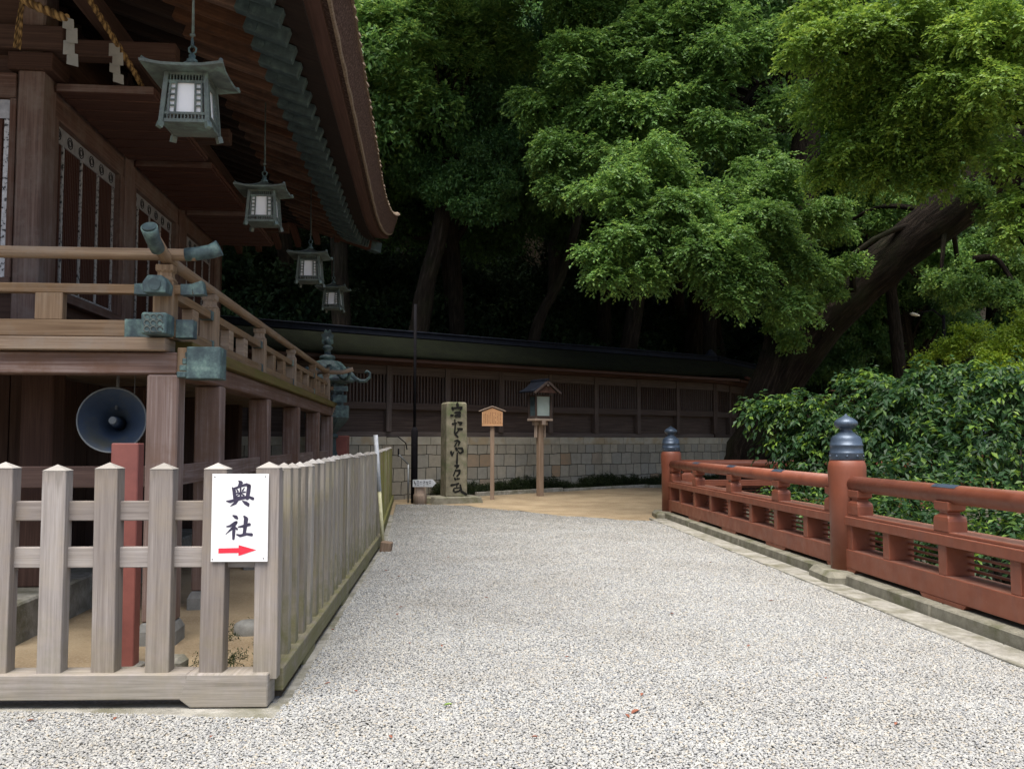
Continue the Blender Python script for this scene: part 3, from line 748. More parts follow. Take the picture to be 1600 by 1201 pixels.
# bottom rail
MB(103).box(-8,.18,-.055,.055,2.285,2.41).build('bottom_rail', M['rail_wood'], hall, .005)
MB(104).box(PX-.052,PX+.052,.06,YE+.2,2.285,2.40).build('bottom_rail', M['rail_wood'], hall, .005)
c = MB(105); c.box(.075,.205,-.064,.064,2.279,2.418); c.build('rail_cap', M['patina'], hall, .004)
c = MB(106); c.box(-.30,-.085,-.064,.064,2.279,2.418); c.build('rail_cap', M['patina'], hall, .004)
c = MB(107); c.box(PX-.09,PX+.09,-.30,-.07,2.279,2.44); c.build('rail_cap', M['patina'], hall, .012)
om = MB(108)      # openwork scroll ornament on the end of the bottom rail
for cx in (-.045,0,.045):
    for cz in (-.045,0,.045):
        om.tube([(PX+cx+.021*math.cos(a), -.303, 2.36+cz+.021*math.sin(a)) for a in [k*.6 for k in range(10)]], .005, 5)
om.build('scroll_ornament', M['lantern_metal'], hall)
for i, y in enumerate((1.45,4.0,6.6,9.2)):
    c = MB(i); c.box(PX-.052,PX+.052,y-.16,y+.16,2.594,2.676); c.build('rail_band', M['patina'], hall, .003)
    c = MB(i); c.box(PX-.060,PX+.060,y-.13,y+.13,2.283,2.408); c.build('rail_band', M['patina'], hall, .003)
ymid = [.75, 2.2, 2.95, 4.85, 5.7, 7.45, 8.3, 10.0, 10.8]
for i, y in enumerate(ymid): MB(110+i).box(PX-.045,PX+.045,y-.10,y+.10,2.402,2.598).build('rail_block', M['rail_wood'], hall, .004)
for i, x in enumerate((-.86,-1.75,-3.4,-4.3)): MB(120+i).box(x-.10,x+.10,-.045,.045,2.412,2.613).build('rail_block', M['rail_wood'], hall, .004)
# far return railing of the veranda
MB(1).tube([(-2,YE,2.885),(.3,YE,2.885),(.5,YE,2.95)], .045, 12).build('top_rail', M['rail_wood'], hall)
MB(2).box(-2,.36,YE-.04,YE+.04,2.52,2.59).build('middle_rail', M['rail_wood'], hall, .004)
c = MB(3); c.box(.12,.40,YE-.05,YE+.05,2.50,2.60); c.build('rail_cap', M['patina'], hall, .004)
c = MB(3); c.box(.10,.38,YE-.06,YE+.06,2.275,2.42); c.build('rail_cap', M['patina'], hall, .004)

# hall columns and walls
WX = -1.85
colys = [2.35, 4.95, 7.55, 10.15]
for i, y in enumerate(colys):
    MB(130+i).box(WX-.25,WX,y-.17,y+.17,2.27,6.6).build('column', M['shrine_wood'], hall, .02)
    MB(140+i).box(WX-.33,WX+.10,y-.22,y+.22,5.18,5.36).build('column_capital', M['plank_wood'], hall, .01)
for i, x in enumerate([-4.6,-7.0]): MB(134+i).box(x-.17,x+.17,2.18,2.52,2.27,6.6).build('column', M['shrine_wood'], hall, .02)
for y0, y1 in zip(colys, colys[1:]):
    a, b = y0+.172, y1-.172
    fm = MB(int(a*9))       # frame of the bay
    fm.box(WX-.22,WX-.04,a,b,4.86,5.16); fm.box(WX-.22,WX-.02,a,b,2.98,3.08); fm.box(WX-.22,WX-.04,a,b,2.27,2.38)
    fm.box(WX-.21,WX-.03,a,a+.16,3.082,4.858); fm.box(WX-.21,WX-.03,b-.12,b,3.082,4.858)
    fm.build('bay_frame', M['shrine_wood'], hall, .006)
    lp = MB(int(a*5)); lp.box(WX-.16,WX-.12,a,b,2.382,2.978); lp.build('lower_panel', M['plank_wood'], hall)
    lt = MB(int(a*3)); lt.box(WX-.17,WX-.14,a+.16,b-.12,3.082,4.858)
    n = int((b-a-.28)/.05)
    for k in range(n): yy = a+.16+(k+.5)*(b-a-.28)/n; lt.box(WX-.14,WX-.118,yy-.011,yy+.011,3.082,4.858)
    for k in range(34): zz = 3.1+k*.052; lt.box(WX-.139,WX-.127,a+.16,b-.12,zz,zz+.014)
    lt.build('lattice_shutter', M['shutter_wood'], hall)
    bd = MB(1); bd.box(WX-.12,WX-.105,a+.16,b-.12,4.68,4.856); bd.build('silver_band', M['bandm'], hall)
    me_ = MB(2)
    for k in range(6):
        yc = a+.16+(k+.5)*(b-a-.28)/6
        for r_ in (.062,.035):
            me_.tube([(WX-.103, yc+r_*math.cos(t*.7)*1.15, 4.765+r_*math.sin(t*.7)) for t in range(10)], .006, 5)
    me_.build('medallion', M['black'], hall)
    for k in range(4):
        yc = a+.16+(b-a-.28)*(.16+.27*k)
        st = MB(k); st.box(WX-.115,WX-.100,yc-.025,yc+.025,3.09,4.68); st.build('silver_strap', M['silver'], hall)
    hb = MB(3); hb.box(WX-.115,WX-.100,a+.16,b-.12,3.084,3.13); hb.build('silver_strap', M['silver'], hall)
    # raised shutter hung horizontally below the eaves
    rs_ = MB(int(a*11))
    for k in range(14):
        y_ = a-.02+k*(b-a)/14; rs_.box(WX+.02, WX+.98, y_+.008, y_+(b-a)/14-.008, 5.085-.008*(k%2), 5.11)
    for x_ in (WX+.03, WX+.93): rs_.box(x_, x_+.07, a-.04, b+.02, 5.112, 5.16)
    rs_.box(WX+.0, WX+1.0, a-.075, a-.042, 5.075, 5.15)
    MB(2).box(WX+.03, WX+.99, a-.10, a-.077, 5.08, 5.155).build('shutter_edge', M['shrine_wood'], hall, .003)
    rs_.build('raised_shutter', M['shutter_wood'], hall, .003)
# front wall
fw = MB(150); fw.box(-8,WX-.255,2.30,2.36,2.27,6.4); fw.build('front_wall', M['plank_wood'], hall)
f2 = MB(151)
f2.box(-8,WX-.255,2.16,2.298,3.0,3.1); f2.box(-8,WX-.255,2.16,2.298,4.9,5.15)
f2.box(-2.165,WX-.255,2.18,2.298,3.1,4.9); f2.box(-8,WX-.255,2.14,2.298,2.27,2.42); f2.build('bay_frame', M['shrine_wood'], hall, .006)
lt = MB(152); lt.box(-4.4,-2.17,2.24,2.27,3.1,4.9)
for k in range(42): lt.box(-4.4+k*.052,-4.378+k*.052,2.222,2.24,3.1,4.9)
for k in range(34): lt.box(-4.4,-2.17,2.228,2.24,3.11+k*.052,3.124+k*.052)
lt.build('lattice_shutter', M['shutter_wood'], hall)
MB(3).box(-4.4,-2.175,2.205,2.221,4.70,4.89).build('silver_band', M['bandm'], hall)
me_ = MB(2)
for xc in (-2.37,-2.75,-3.15):
    for r_ in (.078,.045): me_.tube([(xc+(r_+.012*math.cos(t*1.4*2))*math.cos(t*.35), 2.203, 4.795+(r_+.012*math.cos(t*1.4*2))*math.sin(t*.35)) for t in range(19)], .006, 5)
me_.build('medallion', M['black'], hall)
MB(4).box(-2.22,-2.175,2.205,2.221,3.14,4.698).build('silver_strap', M['silver'], hall); MB(4).box(-4.4,-2.175,2.205,2.221,3.10,3.139).build('silver_strap', M['silver'], hall)
# bracket beam, eave purlin and wall top
bb = MB(160); bb.box(-8,WX+.2,2.1,2.44,5.38,5.62); bb.build('head_beam', M['plank_wood'], hall, .01)
bb = MB(161); bb.box(WX-.3,WX+.02,2.45,10.5,5.38,5.62); bb.build('head_beam', M['plank_wood'], hall, .01)
for x_, z_ in ((-1.35,5.72),):
    MB(163).box(x_-.09,x_+.09,-2.0,12.4,z_,z_+.18).build('eave_purlin', M['plank_wood'], hall, .01)
bb = MB(164); bb.box(WX-.3,WX-.2,2.5,10.3,5.62,6.7); bb.build('upper_wall', M['plank_wood'], hall)
for k in range(4):
    MB(165+k).box(WX+.0,-.6,colys[k]-.09,colys[k]+.09,5.385,5.56).build('bracket_arm', M['plank_wood'], hall, .01)
bb = MB(166); bb.box(-8,WX,10.18,10.32,2.27,6.4); bb.build('rear_wall', M['plank_wood'], hall)
# rafters: slope down outward; ends rise with the upturned corner
def lift(y): 
    t = max(0, (y-8.4)/4.4); return .40*t*t*t, .16*t*t
nr = 35; ry0 = -1.6; dy = .41
for i in range(nr):
    y = ry0+i*dy; dz, dx = lift(y)
    e = Vector((.62+dx, y, 5.40+dz)); s_ = Vector((-3.3, y, 6.72)); d = (s_-e).normalized()
    r_ = MB(i); r_.beam(e+d*.42, e+d*1.25, .11, .14); ra = r_.build('rafter', M['rafter_wood'], hall, .005)
    MB(i).beam(e+d*1.25, s_, .108, .138).build('inner_rafter', M['eave_shade_wood'], ra, .005)  # same rafter further in, coloured darker for the eave shadow
    c = MB(i); c.beam(e, e+d*.30, .125, .155); c.beam(e+d*.30, e+d*.43, .118, .148); c.build('rafter_cap', M['patina_dark'], ra, .005)
sb = MB(170); b0 = 0
for i in range(nr):      # soffit boards above the rafters
    y = ry0-.2+i*dy; dz, dx = lift(y); dz2, dx2 = lift(y+dy)
    sb.v += [(.85+dx,y,5.42+dz),(.85+dx2,y+dy,5.42+dz2),(-3.3,y+dy,6.81),(-3.3,y,6.81)]
    sb.v += [(p[0],p[1],p[2]+.03) for p in sb.v[-4:]]
    for q in ([0,1,2,3],[7,6,5,4],[0,4,5,1],[1,5,6,2],[2,6,7,3],[3,7,4,0]): sb.face([b0+k for k in q], [(sb.v[b0+k][0], sb.v[b0+k][1]) for k in q])
    b0 += 8
sb.build('soffit', M['eave_shade_wood'], hall)
# second smaller corner rafters under the far end
hr = MB(171); hr.beam((.80,12.85,5.72),(-2.2,10.4,6.3),.16,.2); hra = hr.build('corner_rafter', M['shutter_wood'], hall, .01)
hc = MB(172); hc.beam((.93,12.96,5.70),(.72,12.79,5.745),.18,.22); hc.build('rafter_cap', M['patina_dark'], hra, .008)
for k in range(16):
    x_ = .45-k*.41
    MB(k).beam((x_,12.75,5.55+max(0,.35-.06*k)),(x_,10.3,6.25),.11,.14).build('rafter', M['shutter_wood'], hall, .005)
# eave board and thick bark roof, lofted along the eave
def loft(prof_fn, ys_, name, mat):
    m = MB(173); base = []
    for y in ys_:
        pr = prof_fn(y); base.append(len(m.v)); m.v += [(p[0], y + (p[2] if len(p)>2 else 0), p[1]) for p in pr]
    n = len(prof_fn(0))
    for a, b, y0, y1 in zip(base, base[1:], ys_, ys_[1:]):
        for k in range(n):
            j = (k+1)%n; m.face([a+k, b+k, b+j, a+j], [(y0,k*.3),(y1,k*.3),(y1,k*.3+.3),(y0,k*.3+.3)])
    m.face([base[0]+k for k in range(n)], [(0,0)]*n); m.face([base[-1]+k for k in range(n)][::-1], [(0,0)]*n)
    return m.build(name, mat, hall, fixn=True)
yl = [-2.4+k*.4 for k in range(39)]
def p_board(y):
    dz, dx = lift(y); return [(.66+dx,5.52+dz),(.98+dx,5.50+dz),(.98+dx,5.60+dz),(.66+dx,5.66+dz)]
loft(p_board, yl, 'eave_board', M['shutter_wood'])
def p_edge(y):
    dz, dx = lift(y); dz *= 1.12; j = .008*math.sin(y*37)
    return [(.90+dx,5.605+dz),(1.05+dx,5.56+dz),(1.08+dx,5.60+dz),(1.19+dx+j,5.97+dz),(1.15+dx,6.02+dz),(.7+dx,6.18+dz),(.5,5.83+dz)]
loft(p_edge, yl, 'bark_roof_edge', M['thatch_edge'])
def p_lip(y):
    dz, dx = lift(y); dz *= 1.12; j = .006*math.sin(y*23)
    return [(1.040+dx,5.545+dz),(1.066+dx+j,5.547+dz),(1.078+dx+j,5.578+dz),(1.05+dx,5.57+dz)]
loft(p_lip, yl, 'roof_edge_lip', M['straw_edge'])
def p_top(y):
    dz, dx = lift(y); dz *= 1.12; j = .012*math.sin(y*31)+.008*math.sin(y*57)
    return [(1.17+dx,5.975+dz),(1.215+dx+j,5.972+dz),(1.20+dx+j,6.015+dz),(1.16+dx,6.04+dz)]
yl2 = [yl[0]+k*.08 for k in range(int((yl[-1]-yl[0])/.08)+1)]
loft(p_top, yl2, 'roof_edge_fringe', M['straw_edge'])
def p_roof(y):
    dz, dx = lift(y)
    return [(1.17+dx,6.026+dz*1.12),(.6,6.30+dz*.8),(-1.5,7.6+dz*.3),(-4.5,10.2),(-7.5,7.6),(-9.8,6.2),(-9.8,5.9),(-5,6.9),(-3.3,6.86),(.6,6.16+dz*.9)]
loft(p_roof, yl, 'bark_roof', M['thatch'])

# straw ropes and paper streamers below the eaves
def T(x, y, z):    # hall coordinates -> world
    return Vector((-2.63+x*math.cos(SH)-y*math.sin(SH), 7.0+x*math.sin(SH)+y*math.cos(SH), z))
def rope(pts, r, label):
    full = []
    for a, b in zip(pts, pts[1:]):
        for k in range(10): full.append(Vector(a).lerp(Vector(b), k/10))
    full.append(Vector(pts[-1]))
    m = MB(7)
    for ph in (0, math.pi):
        st = []
        for i, p in enumerate(full):
            a = i*.9+ph; st.append(p + Vector((0, math.cos(a)*r*.5, math.sin(a)*r*.5)))
        m.tube(st, r*.62, 8)
    return m
rp = rope([P(18,-18,8.1), P(40,2,8.1), P(75,18,8.1), P(105,30,8.15)], .042, '')
ro = rp.build('straw_rope', M['rope']); tag(ro, 'twisted golden straw rope slung across the top left corner with a hanging tassel', 'rope', 'straw ropes under the eaves')
ts = MB(8); rnd = random.Random(3)
for k in range(16):
    a = P(34+rnd.uniform(-3,4), 4, 8.1); b = P(26+rnd.uniform(-5,7), 74+rnd.uniform(-12,4), 8.1+rnd.uniform(-.04,.04))
    ts.tube([a, a.lerp(b,.5)+Vector((rnd.uniform(-.01,.01),0,0)), b], .006, 5)
ts.build('tassel', M['rope'], ro)
rp = rope([P(138,-4,8.3), P(160,32,8.6), P(190,80,9.0), P(212,116,9.3), P(222,136,9.5)], .035, '')
tag(rp.build('straw_rope', M['rope']), 'brown straw rope running back along the side wall above the raised shutters', 'rope', 'straw ropes under the eaves')
def shide(px, py, h, Y, wd, label, seed):
    m = MB(seed); rnd = random.Random(seed); n = 4
    top = P(px, py, Y); x = top.x; z = top.z; hh = h*Y/1440/n
    for k in range(n):
        o = (.35 if k%2 else -.35)*wd*.5
        b = len(m.v); y = Y + .012*k; tl = rnd.uniform(-.02,.02)
        z1 = z-hh*(k+1)-.02
        q = [(x+o-wd*.5,y,z-hh*k),(x+o+wd*.5,y+.03,z-hh*k+tl),(x+o+wd*.55,y+.035,z1),(x+o-wd*.45,y-.01,z1-tl)]
        m.v += q + [(p[0],p[1]+.003,p[2]) for p in q]
        for f in ([0,1,2,3],[7,6,5,4],[0,4,5,1],[1,5,6,2],[2,6,7,3],[3,7,4,0]): m.face([b+i for i in f], [(0,0)]*4)
    tag(m.build('paper_streamer', M['shide']), label, 'paper streamer', 'zigzag paper streamers on the ropes')
shide(108, 26, 74, 8.12, .085, 'white folded paper streamer at the end of the golden tasselled rope', 1)
shide(180, 68, 60, 8.88, .09, 'dim folded paper streamer on the brown rope above the raised shutter', 2)

# ------------------------------------------------------------------ hanging lanterns
def make_lantern():
    root = empty('hanging_lantern')
    W0, W1, H = .155, .185, .40        # half width at top / bottom, body height (origin at roof apex)
    zt, zb = -.17, -.17-H
    def hw(z): return W0 + (W1-W0)*((zt-z)/H)
    # roof: concave pyramid with upturned corners
    r_ = MB(1); rings = [(.02,.0),(.06,-.045),(.13,-.085),(.22,-.115),(.315,-.13)]
    n = 16; base = []
    for (h, z) in rings:
        base.append(len(r_.v))
        for side in range(4):
            for k in range(n//4):
                t = k/(n//4)*2-1
                c = abs(t)**3; up = .024*c*(h/.315)**2; ex = 1 + .05*c*(h/.315)
                x, y = (t*h, -h) if side==0 else (h, t*h) if side==1 else (-t*h, h) if side==2 else (-h, -t*h)
                r_.v.append((x*ex, y*ex, z+up))
    for a, b in zip(base, base[1:]):
        for k in range(n): j=(k+1)%n; r_.face([a+k, b+k, b+j, a+j], [(0,0)]*4, True)
    top = base[0]; r_.face([top+k for k in range(n)], [(0,0)]*n)
    # thickness / underside
    b2 = len(r_.v)
    for k in range(n): v = r_.v[base[-1]+k]; r_.v.append((v[0]*.99, v[1]*.99, v[2]-.022))
    b3 = len(r_.v)
    for k in range(n): v = r_.v[base[-1]+k]; r_.v.append((v[0]*.45, v[1]*.45, -.145))
    for k in range(n):
        j=(k+1)%n; r_.face([base[-1]+k, b2+k, b2+j, base[-1]+j], [(0,0)]*4); r_.face([b2+k, b3+k, b3+j, b2+j], [(0,0)]*4)
    r_.face([b3+k for k in range(n)], [(0,0)]*n)
    r_.build('lantern_roof', M['lantern_metal'], root, fixn=True)
    rg = MB(2)
    for sx, sy in ((-1,-1),(1,-1),(1,1),(-1,1)):
        rg.tube([(sx*.02,sy*.02,.004),(sx*.06,sy*.06,-.038),(sx*.13,sy*.13,-.078),(sx*.22,sy*.22,-.103),(sx*.295,sy*.295,-.104),(sx*.315,sy*.315,-.098)], [.009,.010,.011,.012,.014,.018], 8)
    rg.build('roof_ridge', M['lantern_metal'], root)
    # body frame
    f = MB(3)
    for sx, sy in ((-1,-1),(1,-1),(1,1),(-1,1)):
        f.beam((sx*W0, sy*W0, zt+.02), (sx*W1, sy*W1, zb), .036, .036); f.beam((sx*W1, sy*W1, zb), (sx*(W1+.012), sy*(W1+.012), zb-.05), .042, .042)
    def P3(side, u, z, o=0):   # u across the face, at height z, o outward
        h = hw(z)+o
        return {0:(u,-h,z),1:(h,u,z),2:(-u,h,z),3:(-h,-u,z)}[side]
    for s_ in range(4):
        for z, hh in ((zt+.012,.022),(zt-.055,.02),(zb+.073,.02),(zb+.012,.028)):
            h = hw(z)-.012; f.beam(P3(s_,-h,z), P3(s_,h,z), .014, hh)
        for k in range(11):
            u = -.125+.25*k/10; f.beam(P3(s_,u,zt+.005), P3(s_,u,zt-.05), .009, .009)
            u2 = -.14+.28*k/10; f.beam(P3(s_,u2,zb+.022), P3(s_,u2,zb+.066), .009, .008)
        for u in (-.124,-.075,.075,.124):
            f.beam(P3(s_,u,zt-.06), P3(s_,u*1.08,zb+.07), .014, .014)
        for side in (-1,1):
            for k in range(5):
                z = zt-.068-k*.048; f.beam(P3(s_,side*.120,z), P3(s_,side*.075,z), .012, .012)
    f.box(-W1+.01,W1-.01,-W1+.01,W1-.01,zb+.002,zb+.018)
    f.build('lantern_frame', M['lantern_metal'], root)
    p = MB(4)
    for s_ in range(4):
        for (u0,u1) in ((-.072,.072),(-.120,-.078),(.078,.120)):
            b = len(p.v)
            p.v += [P3(s_,u0,zt-.062,-.014), P3(s_,u1,zt-.062,-.014), P3(s_,u1*1.06,zb+.08,-.014), P3(s_,u0*1.06,zb+.08,-.014)]
            p.v += [P3(s_,u0,zt-.062,-.018), P3(s_,u1,zt-.062,-.018), P3(s_,u1*1.06,zb+.08,-.018), P3(s_,u0*1.06,zb+.08,-.018)]
            for q in ([0,1,2,3],[7,6,5,4],[0,4,5,1],[1,5,6,2],[2,6,7,3],[3,7,4,0]): p.face([b+k for k in q], [(0,0)]*4)
    # dark backing behind the openwork is the lantern's own hollow body
    p.build('paper_pane', M['paper'], root)
    h = MB(5); h.lathe([(.05,-.02),(.045,.02),(.025,.035),(.03,.06),(.012,.075)], 12)
    h.tube([(.0,0,.07),(.028,0,.09),(.032,0,.12),(.0,0,.15),(-.028,0,.12),(-.024,0,.09),(0,0,.07)], .009, 8)
    h.tube([(0,0,.13),(0,.022,.15),(0,.02,.19),(0,0,.21),(0,-.02,.18),(0,-.018,.15),(0,0,.13)], .008, 8)
    h.build('hanging_hook', M['patina'], root)
    return root
lan0 = make_lantern()
LG = 'bronze lanterns hung in a row from the eaves'
labs = ['largest hanging bronze lantern, nearest of the row, above the veranda corner',
        'second hanging bronze lantern of the row, in front of the dark raised shutters',
        'third hanging bronze lantern of the row, above the veranda railing against the dark wood',
        'smallest and dimmest hanging lantern, farthest of the row, partly behind the third one']
for i, (px, py, Y) in enumerate([(300, 98, 7.0), (413, 284, 10.75), (485, 388, 14.5), (521, 442, 18.2)]):
    o = lan0 if i == 0 else copy_tree(lan0)
    tag(o, labs[i], 'lantern', LG); p = P(px, py, Y); o.location = p; o.rotation_euler = (0,0,R((4.5,4,3,-1)[i]))
    sc_ = (.93,.90,.96,.92)[i]; o.scale = (sc_,)*3
    top = 5.62 if i == 0 else 5.55+(.1 if i==3 else 0)
    rd = MB(i); rd.tube([(0,0,.20),(0,0,(top-p.z)/sc_)], .0095, 8)
    if i == 0: rd.tube([(.012,.004,.24),(.008,0,.5),(.0,0,.9)], .003, 5); rd.tube([(-.02,0,.235),(.02,0,.235)], .012, 6)
    rd.build('hanging_rod', M['patina_dark'] if i else M['lantern_metal'], o)

# ------------------------------------------------------------------ horn loudspeaker and red post below the veranda
hp = P(177, 657, 7.28)
hs = empty('horn_loudspeaker', hp, 0, 'round blue-grey horn loudspeaker hung below the veranda floor', 'loudspeaker')
h = MB(1); prof = [(.248,-.06),(.25,-.052),(.243,-.045),(.20,.03),(.14,.10),(.08,.19),(.05,.30),(.045,.31)]
n = 40; base = []
for r_, y in prof:
    base.append(len(h.v)); h.v += [(r_*math.cos(2*math.pi*k/n), y, r_*math.sin(2*math.pi*k/n)) for k in range(n)]
inner = [(.045,.30),(.078,.185),(.137,.095),(.197,.024),(.24,-.05)]
for r_, y in inner[::1]:
    pass
for a, b in zip(base, base[1:]):
    for k in range(n): j=(k+1)%n; h.face([a+k,a+j,b+j,b+k],[(0,0)]*4,True)
h.face([base[-1]+k for k in range(n)],[(0,0)]*n)
hh_ = h.build('horn', M['horn'], hs); so = hh_.modifiers.new('shell','SOLIDIFY'); so.thickness = .004
MB(2).tube([(.248*math.cos(2*math.pi*k/40),-.06,.248*math.sin(2*math.pi*k/40)) for k in range(41)], .007, 6, cap=False).build('horn_rim', M['horn_core'], hs)
c = MB(3); c.tube([(0,.28,0),(0,-.02,0)], [.05,.032], 16); c.build('horn_throat', M['horn'], hs)
c = MB(3); c.tube([(0,-.018,0),(0,-.035,0)], [.030,.026], 16); c.tube([(0,-.034,0),(0,-.04,0)], .012, 10); c.build('throat_cap', M['horn_core'], hs)
c = MB(4); c.tube([(0,.12,.10),(0,.14,.30),(0,.14,.50)], .012, 8); c.tube([(.13,.1,.1),(.13,.12,.50)], .004, 5); c.tube([(0,.31,0),(0,.42,0)],.07,12); c.build('bracket', M['steel'], hs)
hs.rotation_euler = (R(-4), 0, R(14)); hs.scale = (1.02,)*3
rp_ = empty('red_post', (-2.57, 6.18, 0), R(4), 'flat-topped faded red steel post standing behind the fence, in front of the horn', 'post')
MB(1).box(-.088,.088,-.06,.06,.0,1.485).build('shaft', M['redpost'], rp_, .006)
MB(2).box(-.12,.12,-.1,.1,-.02,.03).build('footing', M['concrete'], rp_, .01)
b = MB(5); b.box(-2.37,-2.13,6.02,6.2,-.05,.10); tag(b.build('stone_block', M['concrete'], bevel=.03), 'small pale stone block on the sand beside the red post', 'stone')
b = MB(6); b.lathe([(.12,-.05),(.115,.07),(.09,.10)], 7, -2.06, 7.3); tag(b.build('stone_block', M['greystone'], bevel=.02), 'rounded brown-grey stone on the sand inside the fence corner', 'stone')

# ------------------------------------------------------------------ roofed wall of the precinct
WD = Vector((1.36, 1.01, 0)); U = WD.length; WDn = WD.normalized(); WN = Vector((-WDn.y, WDn.x, 0))
wl = empty('roofed_wall', (-3.0, 22.5, 0), math.atan2(1.01, 1.36), 'long dark timber lattice wall with a mossy roof on a pale cut-stone base', 'wall')
SA, SB = -3*U, 7*U
m = MB(1); b = 0
m.v += [(SA,.0,-.1),(SB+.1,.0,-.1),(SB+.1,.0,1.40),(SA,.0,1.40),(SA,.7,-.1),(SB+.1,.7,-.1),(SB+.1,.7,1.40),(SA,.7,1.40)]
for q in ([0,1,2,3],[7,6,5,4],[0,4,5,1],[1,5,6,2],[2,6,7,3],[3,7,4,0]): m.face(q, [(m.v[k][0]+m.v[k][1], m.v[k][2]+.1) for k in q])
m.build('stone_base', M['wallstone'], wl)
cp = MB(2); x = SA; rnd = random.Random(4)
while x < SB:
    L = rnd.uniform(.7,1.3); x1 = min(x+L, SB+.12); cp.box(x+.004, x1-.004, -.015, .7, 1.402, 1.60); x = x1
cp.build('coping', M['capstone'], wl, .008)
# second face going back at the corner
m = MB(3); LB = 5.2; th = R(20)
b2 = empty('corner_part', (SB, 0, 0), th); b2.parent = wl
def wall_timber(par, a, bb, step, ns, closed=.0, tag_=''):
    MB(4).box(a, bb, .06, .26, 1.602, 1.72).build('sill', M['wall_wood'], par, .006)
    MB(5).box(a, bb, .02, .10, 2.27, 2.44).build('middle_rail', M['wall_wood'], par, .006)
    MB(6).box(a, bb, .02, .12, 3.12, 3.34).build('head_rail', M['wall_wood'], par, .006)
    MB(7).box(a, bb, .155, .18, 1.72, 2.30).build('boarding', M['wall_wood'], par)
    MB(8).box(a, bb, .30, .33, 1.60, 3.5).build('inner_boarding', M['plank_wood'], par)
    k = 0; x = a
    while x <= bb+.01:
        MB(k).box(x-.07, x+.07, -.005, .15, 1.722, 3.36).build('post', M['wall_wood'], par, .006)
        if x+step <= bb+.01:
            lt = MB(k)
            for q in range(ns):
                xx = x+.07+(q+.5)*(step-.14)/ns; lt.beam((xx,.06,2.441),(xx,.06,3.119),.035,.03)
            lt.build('lattice', M['wall_wood'], par)
        x += step; k += 1
wall_timber(wl, SA, SB, U, 17)
def wall_roof(par, a, bb, ext):
    e0, e1 = a, bb+ext
    r_ = MB(9); n = 26; base = []
    for i in range(n+1):
        x = e0+(e1-e0)*i/n; up = .10*max(0,(i-n+5)/5)**2
        pr = [(-.78,3.46+up),(-.80,3.54+up),(-.45,3.78),(-.1,4.02),(.12,4.08),(.34,4.02),(.7,3.78),(1.04,3.54+up),(1.02,3.46+up),(.12,3.62)]
        base.append(len(r_.v)); r_.v += [(x,p[0],p[1]) for p in pr]
    for i in range(n):
        for k in range(10):
            j=(k+1)%10; r_.face([base[i]+k, base[i+1]+k, base[i+1]+j, base[i]+j], [(0,0)]*4, True)
    r_.face([base[0]+k for k in range(10)],[(0,0)]*10); r_.face([base[-1]+k for k in range(10)],[(0,0)]*10)
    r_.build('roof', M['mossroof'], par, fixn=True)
    MB(10).box(e0,e1,-.73,-.66,3.38,3.46).build('eave_board', M['plank_wood'], par, .006)
    MB(14).box(e0,e1,-.2,.4,3.34,3.46).build('soffit', M['plank_wood'], par)
    g_ = MB(11); g_.box(e0,e1-.2,-.02,.26,4.06,4.19); g_.box(e0,e1-.15,-.06,.30,4.192,4.23); g_.build('ridge', M['ridge'], par, .01)
wall_roof(wl, SA, SB, .35)
m = MB(12); m.v += [(0,0,-.1),(LB,0,-.1),(LB,0,1.4),(0,0,1.4),(0,.6,-.1),(LB,.6,-.1),(LB,.6,1.4),(0,.6,1.4)]
for q in ([0,1,2,3],[7,6,5,4],[0,4,5,1],[1,5,6,2],[2,6,7,3],[3,7,4,0]): m.face(q, [(m.v[k][0]+m.v[k][1]+7, m.v[k][2]+.1) for k in q])
EX = b2
wl2 = empty('roofed_wall', wl.location + WDn*SB, math.atan2(1.01,1.36)+th, 'short return of the dark lattice wall turning back behind the big leaning tree', 'wall')
bpy.data.objects.remove(b2)
m.build('stone_base', M['wallstone'], wl2)
MB(13).box(-.02, LB, -.012, .6, 1.402, 1.60).build('coping', M['capstone'], wl2, .008)
wall_timber(wl2, .14, LB, U*.75, 5); wall_roof(wl2, 0.4, LB, .1)
er = MB(15); er.tube([(0.5,-.85,3.52),(.9,-.86,3.50),(1.8,-.84,3.48)], .05, 6); er.build('red_eave_trim', M['shutter_wood'], wl2)
fn = MB(16); fn.lathe([(.16,4.2),(.2,4.26),(.12,4.36),(.05,4.44)], 8, SB-.05, .12); fn.build('ridge_end', M['ridge'], wl)
# drain kerb at the foot of the wall
kd = MB(17)
for a, b_ in ((2.2,5.0),(5.03,8.2),(8.23,11.9)):
    A = Vector((-3.0,22.5,0))+WDn*a-WN*.55; B = Vector((-3.0,22.5,0))+WDn*b_-WN*.55
    kd.beam(A+Vector((0,0,.14)), B+Vector((0,0,.17)), .12, .14)
tag(kd.build('drain_kerb', M['concrete'], bevel=.01), kind='structure')

